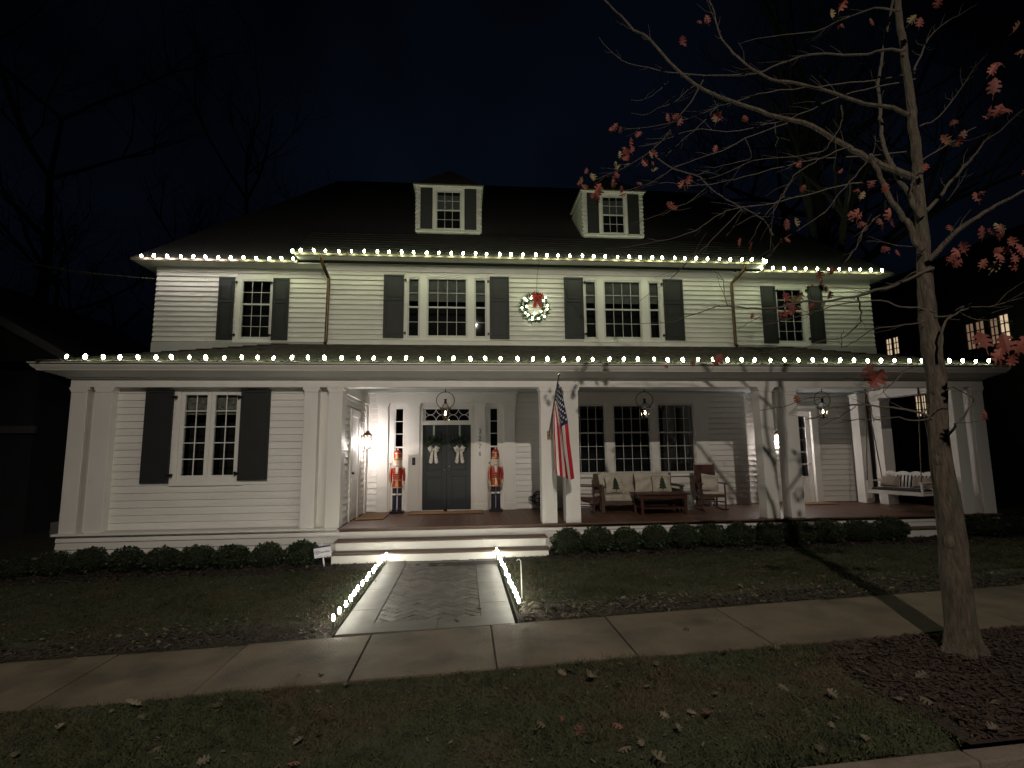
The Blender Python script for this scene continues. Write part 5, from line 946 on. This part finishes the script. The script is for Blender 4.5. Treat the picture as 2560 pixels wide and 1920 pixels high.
t = thing('throw_pillow', 'plain cream pillow resting on the seat of the rocking chair', 'pillow', (5.87, 1.80, .675)); t.rotation_euler = (-.35, .14, -.12); obj('cushion', pillow_mesh(.42, .40, .15, 'cush', 9), 'cush', t)
rocker((2.78, 1.55, .035), 1.05, 'dark wooden armchair with a cream seat half hidden behind the flag columns', False, .86)
t = thing('garden_stool', 'pale green drum shaped ceramic stool between sofa and rocking chair', 'stool', (5.27, 1.85, .035))
obj('drum', MB().lathe([(.13,0),(.145,.02),(.165,.12),(.172,.22),(.165,.34),(.145,.43),(.12,.445)], 20), 'ceramic', t); obj('rim_band', MB().lathe([(.170,.085),(.176,.10),(.170,.115)], 20).lathe([(.166,.345),(.170,.36),(.160,.375)], 20), 'ceramic', t)
t = thing('flower_pot', 'small cream pot under the armchair left of the sofa', 'pot', (3.08, 2.20, .035)); obj('pot', MB().lathe([(.055,0),(.075,.14),(.085,.145),(.085,.17),(.07,.17)], 14), 'ivory', t); obj('soil', MB().lathe([(.068,.155),(.066,.162)], 12), 'mulchbase', t)
t = thing('planter', 'small dark pot with a tuft of greenery before the front door', 'pot', (-.47, 2.43, .045)); obj('pot', MB().lathe([(.035,0),(.05,.07),(.053,.075)], 12), 'bronze', t)
b = MB(); [b.add([(0,0,.06),(.012*math.cos(a),.012*math.sin(a),.06),(.05*math.cos(a),.05*math.sin(a),.12)], [(0,1,2)]) for a in [k*.5 for k in range(13)]]; b.sm = False; obj('leaves', b, 'box', t)
t = thing('hose_reel', 'black wire hose reel on the porch wall behind the left flag column', 'hose reel', (1.84, 2.62, .30)); b = MB()
for y in (-.05, .05): b.tube([(.17*math.cos(2*math.pi*k/20), y, .17*math.sin(2*math.pi*k/20)) for k in range(21)], .010, 6, False)
obj('wheel', b, 'black', t); obj('spoke', MB().tube([(-.16,0,0),(.16,0,0)], .008, 5).tube([(0,0,-.16),(0,0,.16)], .008, 5).tube([(0,-.06,0),(0,.10,0)], .02, 7), 'black', t); obj('hose', MB().tube([((.10+.003*k)*math.cos(k*.7), -.035+.07*((k % 12)/12), (.10+.003*(k % 9))*math.sin(k*.7)) for k in range(60)], .010, 5), 'wire', t)
obj('stand', MB().tube([(-.10,0,-.255),(0,-.06,0)], .008, 5).tube([(.10,0,-.255),(0,.06,0)], .008, 5), 'black', t)
def door_mat(loc, w, d, rz, label):
    t = thing('doormat', label, 'doormat', loc, rz, 'coir mats on the porch floor'); bx(t, 'mat', 'mat', (-w/2+.02, w/2-.02, -d/2+.02, d/2-.02, 0, .018), bev=.004)
    bx(t, 'border', 'matedge', (-w/2, w/2, -d/2, -d/2+.019, 0, .016), (-w/2, w/2, d/2-.019, d/2, 0, .016), (-w/2, -w/2+.019, -d/2+.02, d/2-.02, 0, .016), (w/2-.019, w/2, -d/2+.02, d/2-.02, 0, .016), bev=.002)
door_mat((-.44, 2.28, .0362), 1.75, .72, 0, 'wide coir mat in front of the double front door')
door_mat((-2.06, 1.62, .0362), .62, .95, 0, 'coir mat by the side door under the left wall lantern')
door_mat((9.05, 2.60, .0362), .95, .55, 0, 'coir mat at the sill of the right-hand french door')
# ================================================================== PORCH SWING
sv = Vector((9.76-9.471, .110-1.173, 0)); th_ = math.atan2(sv.y, sv.x)
swt = thing('porch_swing', 'white slatted porch swing with a scalloped top hanging from ropes at the right end', 'porch swing', (9.615, .64, .41), th_)
LW_ = 1.16; nb = -1   # local x along seat, local +y towards the back
bx(swt, 'seat_rail', 'white', (-LW_/2, LW_/2, -.03, .0, 0, .065), (-LW_/2, LW_/2, .46, .49, 0, .06), (-LW_/2, -LW_/2+.04, .0, .46, .0, .05), (LW_/2-.04, LW_/2, 0, .46, 0, .05))
for k in range(5): bx(swt, 'seat_slat', 'white', (-LW_/2, LW_/2, .01+.092*k, .085+.092*k, .066, .082))
bx(swt, 'seat_cushion', 'greyseat', (-LW_/2+.05, LW_/2-.05, .0, .44, .083, .13), bev=.02)
for k in range(15):
    x = -LW_/2+.03+(LW_-.06)*k/14; bx(swt, 'back_slat', 'white', (x-.019, x+.019, -.008, .008, 0, .42), loc=(0, .48, .06), rot=(-.24, 0, 0), bev=.002)
sc = [(-LW_/2, .36), (LW_/2, .36)]+[(LW_/2-LW_*k/36, .42+.035*abs(math.sin(math.pi*k/36*4))) for k in range(37)]
obj('top_rail', MB().prism(sc, (-.022, -.009)), 'white', swt, (0, .48, .06), (-.24, 0, 0)); bx(swt, 'lower_rail', 'white', (-LW_/2, LW_/2, .009, .025, .04, .09), loc=(0, .48, .06), rot=(-.24, 0, 0))
for sx in (-1, 1):
    a_ = sx*(LW_/2+.02); bx(swt, 'armrest', 'white', (a_-.035, a_+.035, -.06, .53, .27, .295), bev=.01); bx(swt, 'arm_post', 'white', (a_-.018, a_+.018, -.03, .01, -.0, .27)); bx(swt, 'arm_post', 'white', (a_-.018, a_+.018, .44, .48, 0, .27))
    obj('rope', MB().tube([(a_, -.01, .29), (a_, .20, 2.34)], .012, 6).tube([(a_, .50, .29), (a_, .22, 2.34)], .012, 6).tube([(a_, .21, 2.34), (a_, .21, 2.56)], .012, 6), 'wood', swt)
for lx, m_, lab in ((-.30, 'tancush', 'taupe pillow at the left end of the porch swing'), (.40, 'tancush', 'taupe pillow at the right end of the porch swing')):
    q = Matrix.Rotation(th_, 4, 'Z') @ Vector((lx, .33, 0)); t = thing('throw_pillow', lab, 'pillow', (9.615+q.x, .64+q.y, .41+.27), 0, 'taupe pillows on the porch swing'); t.rotation_euler = (-.35, 0, th_); obj('cushion', pillow_mesh(.44, .26, .13, m_, 4), m_, t)
# ================================================================== SIGN, HOOK
t = thing('yard_sign', 'small tilted white and purple security sign on a stake left of the porch steps', 'sign', (-2.465, -.80, ground(-2.46, -.8))); t.rotation_euler = (0, -.13, .05)
obj('stake', MB().box(-.012, .012, .0, .008, -.02, .42).box(-.009, .009, -.001, .0, .38, .43), 'sign', t)
pl = bx(t, 'board', 'sign', (-.145, .145, -.014, -.006, .17, .335), bev=.003); bx(t, 'header', 'signpurple', (-.145, .145, -.016, -.006, .336, .362), bev=.002)
obj('logo', MB().tube([(-.095+.034*math.cos(2*math.pi*k/20), -.016, .262+.034*math.sin(2*math.pi*k/20)) for k in range(21)], .004, 5, False).ball((-.095, -.016, .262), .013, 8, 4), 'signgrey', t)
def text(s, size, par, loc, m, name='lettering', sx=1):
    cu = bpy.data.curves.new(name, 'FONT'); cu.body = s; cu.size = size; cu.align_x = 'CENTER'; cu.extrude = .0012; cu.offset = .0006
    o = bpy.data.objects.new(name, cu); COL.objects.link(o); dg = bpy.context.evaluated_depsgraph_get(); me = bpy.data.meshes.new_from_object(o.evaluated_get(dg)); bpy.data.objects.remove(o)
    me.materials.clear(); me.materials.append(M[m]); o = link(name, me, par, loc, (math.pi/2, 0, 0)); o.scale = (sx, 1, 1); return o
text('Guardian', .052, t, (.035, -.0155, .245), 'signgrey'); text('PROTECTION', .017, t, (.045, -.0155, .222), 'signgrey') if 0 else None
bx(t, 'rule_line', 'signgrey', (-.12, .12, -.0155, -.0135, .188, .191), bev=0)
t = thing('garden_hook', 'thin white metal garden hook standing right of the front walk', 'garden hook', (.735, -3.60, ground(.735, -3.6))); obj('rod', MB().tube([(0,0,0),(-.005,0,.25),(-.012,0,.47),(-.03,0,.495),(-.055,0,.49),(-.062,0,.475)], .0075, 6), 'edgemetal', t)
# ================================================================== BOXWOODS
def boxwood_mesh(seed, R=.29, n=5200, flat=.86):
    rr = np.random.RandomState(seed); u = rr.normal(size=(n, 3)); u /= np.linalg.norm(u, axis=1)[:, None]; u = u[u[:, 2] > -.75]; n = len(u)
    lump = 1+.06*np.sin(u[:, 0]*5+seed)*np.sin(u[:, 1]*4+seed*2)+.05*np.sin(u[:, 2]*7+seed)+.035*rr.normal(size=n)
    c = u*(R*lump*rr.uniform(.86, 1.0, n))[:, None]; c[:, 2] *= flat
    d = u+rr.normal(size=(n, 3))*.75; d /= np.linalg.norm(d, axis=1)[:, None]; s = np.cross(d, rr.normal(size=(n, 3))); s /= np.linalg.norm(s, axis=1)[:, None]
    L = (rr.uniform(.014, .028, n)*(1+(rr.uniform(0, 1, n) < .02)*2.2))[:, None]; w = L*.42
    V = np.stack([c-s*w*.3, c+d*L*.5-s*w, c+d*L, c+d*L*.5+s*w], 1).reshape(-1, 3)
    me = bpy.data.meshes.new('foliage'); me.vertices.add(len(V)); me.vertices.foreach_set('co', V.astype(np.float32).ravel()); F = np.arange(len(V), dtype=np.int32)
    me.loops.add(len(F)); me.loops.foreach_set('vertex_index', F); me.polygons.add(len(F)//4); me.polygons.foreach_set('loop_start', np.arange(0, len(F), 4, dtype=np.int32)); me.update(calc_edges=True); me.materials.append(M['box']); return me
BX = [boxwood_mesh(k) for k in range(4)]
core = MB().ball((0, 0, 0), .245, 14, 9, (1, 1, .86)).mesh('inner_twigs', [M['boxcore']])
stem = MB().tube([(0,0,-.30),(0,0,-.1)], .02, 6).mesh('stem', [M['twig']])
def boxwood(x, y, top, r, label, group):
    g_ = ground(x, y); s = r/.29*random.uniform(.95, 1.12); sx_, sy_ = random.uniform(.93, 1.08), random.uniform(.93, 1.08); t = thing('boxwood', label, 'shrub', (x, y, g_), random.uniform(0, 6), group); h = top-g_; sz = min(1.15, max(.8, h/(.53)))*random.uniform(.94, 1.05)
    for nm, me in (('foliage', random.choice(BX)), ('inner_twigs', core), ('stem', stem)):
        o = link(nm, me, t, (0, 0, h-.255*sz*1.0)); o.scale = (s*sx_, s*sy_, sz)
BL = [(-7.66,-.27),(-7.055,-.17),(-6.502,-.125),(-5.88,-.135),(-5.29,-.16),(-4.71,-.135),(-4.13,-.14),(-3.51,-.12),(-2.905,-.10)]
BRR = [(1.93,.01),(2.49,.03),(3.04,0),(3.617,.03),(4.18,.03),(4.75,.035),(5.29,.04),(5.86,.04),(6.47,.05),(7.09,.06),(7.73,.035),(8.41,.075)]
nL = ['outermost', 'second', 'third', 'fourth', 'fifth', 'sixth', 'seventh', 'eighth', 'ninth', 'tenth', 'eleventh', 'last']
for i, (x, tp) in enumerate(BL):
    lab = ('clipped round boxwood at the left corner of the house' if i == 0 else 'clipped round boxwood beside the yard sign, next to the steps' if i == 8 else 'clipped round boxwood under the left wing wall, %s from the left corner' % nL[i])
    boxwood(x, -.58, tp, .275, lab, 'boxwoods left of the steps')
for i, (x, tp) in enumerate(BRR):
    lab = ('clipped round boxwood directly right of the front steps' if i == 0 else 'clipped round boxwood at the right end of its row, beside the side steps' if i == 11 else 'clipped round boxwood before the porch, %s in the row right of the steps' % nL[i])
    boxwood(x, -.58, tp, .275, lab, 'boxwoods right of the steps')
boxwood(10.55, -.5, .06, .37, 'larger dark rounded shrub below the corner columns at far right', 'shrubs at the right corner'); boxwood(11.35, -.45, .0, .34, 'rounded shrub at the far right edge beyond the porch corner', 'shrubs at the right corner')
# ================================================================== THE OAK AT THE KERB
oak = thing('oak_tree', 'slender young oak with a few red leaves, standing on the mulched verge at right', 'tree', (4.28, -6.25, ground(4.28, -6.25)))
OO = Vector(oak.location); rb = random.Random(11)
def smooth(pts, k=3):
    P = [Vector(p) for p in pts]; out = []
    for i in range(len(P)-1):
        p0, p1, p2, p3 = P[max(i-1, 0)], P[i], P[i+1], P[min(i+2, len(P)-1)]
        for j in range(k):
            t = j/k; out.append(.5*((2*p1)+(-p0+p2)*t+(2*p0-5*p1+4*p2-p3)*t*t+(-p0+3*p1-3*p2+p3)*t*t*t))
    return out+[P[-1]]
tk = smooth(BR[0][2], 4); n = len(tk)
RK = [.150,.112,.098,.090,.080,.076,.077,.074,.060,.050,.046,.043,.041,.039,.036,.032,.029]
RR = [RK[min(16, i//4)]+(RK[min(16, i//4+1)]-RK[min(16, i//4)])*(i % 4)/4 for i in range(n)]
P = []
for i, p in enumerate(tk): P.append(p-OO+Vector((rb.uniform(-.006, .006), rb.uniform(-.006, .006), 0)))
P.insert(0, Vector((P[0].x, P[0].y, -.06))); RR.insert(0, .19)
top = P[-1]+(P[-1]-P[-4])*1.6; P.append(top); RR.append(.02)
trb = MB().tube(P, RR, 28)
tv = []
for q in trb.v: a = math.atan2(q[1]-P[0].y, q[0]-P[0].x); k = 1+.035*math.sin(a*5+q[2]*2)+.02*math.sin(q[2]*17+a*3); tv.append(q)
for i, q in enumerate(trb.v):
    r_ = i//28; c_ = P[min(r_, len(P)-1)]; a = 2*math.pi*(i % 28)/28; k = 1+.05*math.sin(a*7+q[2]*1.3)+.03*math.sin(a*11-q[2]*2.1)+(.22*max(0, 1-(q[2])/.28)*math.sin(a*5+.7) if q[2] < .28 else 0)
    tv[i] = (c_.x+(q[0]-c_.x)*k, c_.y+(q[1]-c_.y)*k, q[2])
trb.v = tv; obj('trunk', trb, 'bark', oak)
for kx in (.9, 1.6, 2.3, 2.9, 3.6): 
    j = min(range(len(P)), key=lambda i: abs(P[i].z-kx)); obj('burl', MB().ball(P[j]+Vector((RR[j]*.62*rb.choice((-1, 1)), -RR[j]*.30, 0)), RR[j]*.5, 10, 8, (1, 1, 1.5)), 'bark', oak)
tw = MB()
for bi, (r0, r1, pts) in enumerate(BR[1:]):
    sp = smooth(pts, 3); m_ = len(sp); k = math.dist(pts[0], pts[-1]); nr = [r0+(r1-r0)*i/(m_-1) for i in range(m_)]
    sp = [p+Vector((rb.uniform(-1, 1), rb.uniform(-1, 1), rb.uniform(-1, 1)))*(.008 if 0 < i < m_-1 else 0) for i, p in enumerate(sp)]
    obj('branch', MB().tube([p-OO for p in sp], nr, 7 if r0 > .012 else 5), 'bark' if r0 > .018 else 'twig', oak)
    L = sum((sp[i+1]-sp[i]).length for i in range(m_-1))
    for q in range(int(L*5.5)):
        i = rb.randrange(int(m_*.25), m_-1); d = (sp[i+1]-sp[i]).normalized(); s = Vector((rb.uniform(-1, 1), rb.uniform(-1, 1), rb.uniform(-.6, 1))); s = (s-d*s.dot(d)).normalized()
        l = rb.uniform(.06, .34)*rb.uniform(.6, 1.2); a = sp[i]; e = a+(d*.8+s*.55)*l*.5; f_ = e+(d*.9+s*.3+Vector((rb.uniform(-.2, .2), 0, .12)))*l*.5
        tw.tube([a-OO, e-OO, f_-OO], [min(.0038, nr[i]*.6), .0023, .0013], 4, False)
# upper crown beyond the frame, so the tree goes on
for q in range(14):
    i = rb.randrange(len(P)-2, len(P)); a = P[i]; an = rb.uniform(0, 2*math.pi); l = rb.uniform(.8, 2.0); d = Vector((math.cos(an), math.sin(an), rb.uniform(.5, 1.2))).normalized()
    if a.z+OO.z < 4.5: continue
    obj('branch', MB().tube([a, a+d*l*.5+Vector((0, 0, .05)), a+d*l+Vector((0, 0, .3))], [.016, .009, .003], 5), 'twig', oak)
tag(obj('twigs', tw, 'twig', oak), kind='stuff')
for x, y, z, nlv in LV:
    c = max(1, int(round(nlv*1.6 if nlv >= 2 and x < 4 else nlv))); s0 = nlv if nlv < 2 and nlv != 1 else 1
    for q in range(c):
        far = 'leaforange' if (x > 4.6 and rb.random() < .45) else ('leafyellow' if rb.random() < .12 else 'leafred')
        o = link('leaf', LEAF[far][rb.randrange(3)], oak, (x+rb.uniform(-.06, .06)*(c > 1)-OO.x, y+rb.uniform(-.08, .08)-OO.y, z+rb.uniform(-.07, .07)*(c > 1)-OO.z), (rb.uniform(.9, 2.4), rb.uniform(-.7, .7), rb.uniform(2.2, 4.1)))
        sc_ = (s0 if s0 != 1 else 1)*rb.uniform(.62, 1.0); o.scale = (sc_,)*3
# ================================================================== FAR TREES
def bare_tree(loc, h, r, seed, label, lean=0, m='darkbark', depth=5):
    t = thing('bare_tree', label, 'tree', loc, 0, 'bare trees behind the house'); rr = random.Random(seed)
    b = MB(); tp = [Vector((lean*h*k/6*.1+rr.uniform(-.1, .1)*k/3, rr.uniform(-.1, .1)*k/3, h*k/6)) for k in range(7)]
    obj('trunk', MB().tube(tp, [r*(1-.13*k) for k in range(7)], 9), m, t); br = MB()
    def grow(p, d, l, rad, dep):
        pts = [p]; q = p
        for k in range(3): d = (d+Vector((rr.uniform(-.25, .25), rr.uniform(-.25, .25), rr.uniform(-.1, .22)))).normalized(); q = q+d*l/3; pts.append(q)
        br.tube(pts, [rad, rad*.85, rad*.7, rad*.5], 4 if dep < 3 else 6, False)
        if dep <= 0: return
        for k in range(3 if dep > 1 else 4):
            a = rr.choice(pts[1:]); s = Vector((rr.uniform(-1, 1), rr.uniform(-1, 1), rr.uniform(-.3, .8))).normalized(); grow(a, (d+s*.9).normalized(), l*rr.uniform(.55, .8), rad*.52, dep-1)
    for k in range(11):
        i = rr.randrange(2, 7); an = rr.uniform(0, 6.28); grow(tp[i], Vector((math.cos(an), math.sin(an), .55)).normalized(), h*.30, r*(.42-.03*i), depth-1)
    obj('crown', br, m, t); return t
bare_tree((13.0, 6.0, -.5), 15, .42, 21, 'big dark bare tree standing behind the right end of the house', -.6)
bare_tree((16.5, 15, -.5), 17, .40, 5, 'bare tree farther back, above the neighbour roof at right', .2)
bare_tree((-11, 16, -.6), 15, .30, 8, 'faint bare tree behind the left end of the roof', 0)
bare_tree((-18, 13, -.6), 17, .34, 9, 'faint bare tree at the far left above the neighbour gable', 0)
# ================================================================== NEIGHBOURS
def lit_window(par, loc, rz, w, h, cols, rows, m):
    f = obj('window', B(-.03, w+.03, -.03, .02, -.03, 0).box(-.03, w+.03, -.03, .02, h, h+.03).box(-.03, 0, -.03, .02, 0, h).box(w, w+.03, -.03, .02, 0, h), 'nbtrim', par, loc, (0, 0, rz))
    pm = B(0, w/cols-.035, 0, .01, 0, h/rows-.035).mesh('pane', [M[m]])
    for i in range(cols):
        for j in range(rows): link('pane', pm, f, (w*i/cols+.0175, -.005, h*j/rows+.0175))
    mu = MB()
    for i in range(1, cols): mu.box(w*i/cols-.0175, w*i/cols+.0175, -.02, .012, 0, h)
    for j in range(1, rows): mu.box(0, w, -.019, .011, h*j/rows-.0175, h*j/rows+.0175)
    obj('muntins', mu, 'nbtrim', f)
nr = thing('neighbour_house', 'dark house beyond the right side with warm lit casement windows', 'house', (17, 5, -.2))
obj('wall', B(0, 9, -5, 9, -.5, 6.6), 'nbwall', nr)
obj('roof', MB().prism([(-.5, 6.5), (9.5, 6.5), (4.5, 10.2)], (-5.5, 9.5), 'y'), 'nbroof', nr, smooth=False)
ml = -math.pi/2
for (ya, yb, za, zb, m_) in ((8.98,8.72,5.12,5.80,'lit'), (8.62,8.38,5.12,5.80,'lit'), (5.55,5.28,4.70,5.58,'litdim'), (5.20,4.92,4.70,5.58,'litdim'), (4.72,4.47,4.72,5.56,'litdim'), (4.40,4.12,4.74,5.60,'lit'), (7.88,7.68,2.60,3.38,'lit'), (7.62,7.44,2.60,3.38,'lit')):
    lit_window(nr, (-.03, ya-5, za+.2), ml, ya-yb, zb-za, 2, 3, m_)
nl = thing('neighbour_house', 'dark gabled house beyond the left side with a curtained window', 'house', (-19.0, 5.0, -.9))
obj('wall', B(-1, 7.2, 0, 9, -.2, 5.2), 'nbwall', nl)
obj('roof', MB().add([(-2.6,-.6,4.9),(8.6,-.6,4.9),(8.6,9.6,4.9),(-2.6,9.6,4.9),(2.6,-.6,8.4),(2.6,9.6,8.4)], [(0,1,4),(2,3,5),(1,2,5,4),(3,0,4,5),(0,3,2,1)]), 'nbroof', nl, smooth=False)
rk = MB()
for a, c in (((2.6, 8.42), (8.75, 4.86)), ((2.6, 8.42), (-2.75, 4.86))):
    rk.prism([(a[0], a[1]-.26), (c[0], c[1]-.22), (c[0], c[1]), (a[0], a[1])][::1], (-.66, -.601), 'y')
obj('rake_board', rk, 'nbtrim', nl, smooth=False)
obj('trim_board', B(-1.1, 7.3, -.1, -.001, 3.0, 3.2), 'nbtrim', nl)
wn = obj('window', B(5.0, 5.08, -.06, .0, 1.6, 3.0).box(5.72, 5.8, -.06, 0, 1.6, 3.0).box(5.08, 5.72, -.06, 0, 2.94, 3.0).box(5.08, 5.72, -.06, 0, 1.6, 1.66).box(5.08, 5.72, -.05, 0, 2.27, 2.33), 'nbtrim', nl)
obj('curtain', B(5.08, 5.72, -.02, -.005, 1.66, 2.94), 'curtain', wn); obj('pane', B(5.08, 5.72, -.04, -.035, 1.66, 2.27), 'glass', wn); obj('pane', B(5.08, 5.72, -.04, -.035, 2.33, 2.94), 'glass', wn)
t = tag(obj('overhead_cable', MB().tube([(-26, 1.5, 8.6), (-18, 2.2, 7.4), (-13, 2.7, 6.65), (-11.4, 2.85, 6.32), (-9.6, 2.95, 6.02), (-8.4, 3.0, 5.93), (-7.85, 3.04, 5.90)], .014, 6).tube([(-26, 1.6, 8.5), (-18, 2.3, 7.3), (-13, 2.75, 6.58), (-9.6, 2.98, 5.99), (-7.85, 3.04, 5.90)], .008, 5), 'gutter'), 'pale overhead service cable running to the upper left corner of the house', 'cable')
t = thing('gas_meter', 'grey utility meter and pipe at the dark left side of the house', 'meter', (-8.05, .9, ground(-8, .9))); obj('pipe', MB().tube([(0,0,0),(0,0,.9),(.25,0,1.0)], .03, 8), 'nbtrim', t); obj('meter_box', MB().box(-.12, .12, -.1, .1, .45, .75), 'nbtrim', t, bevel=.02)
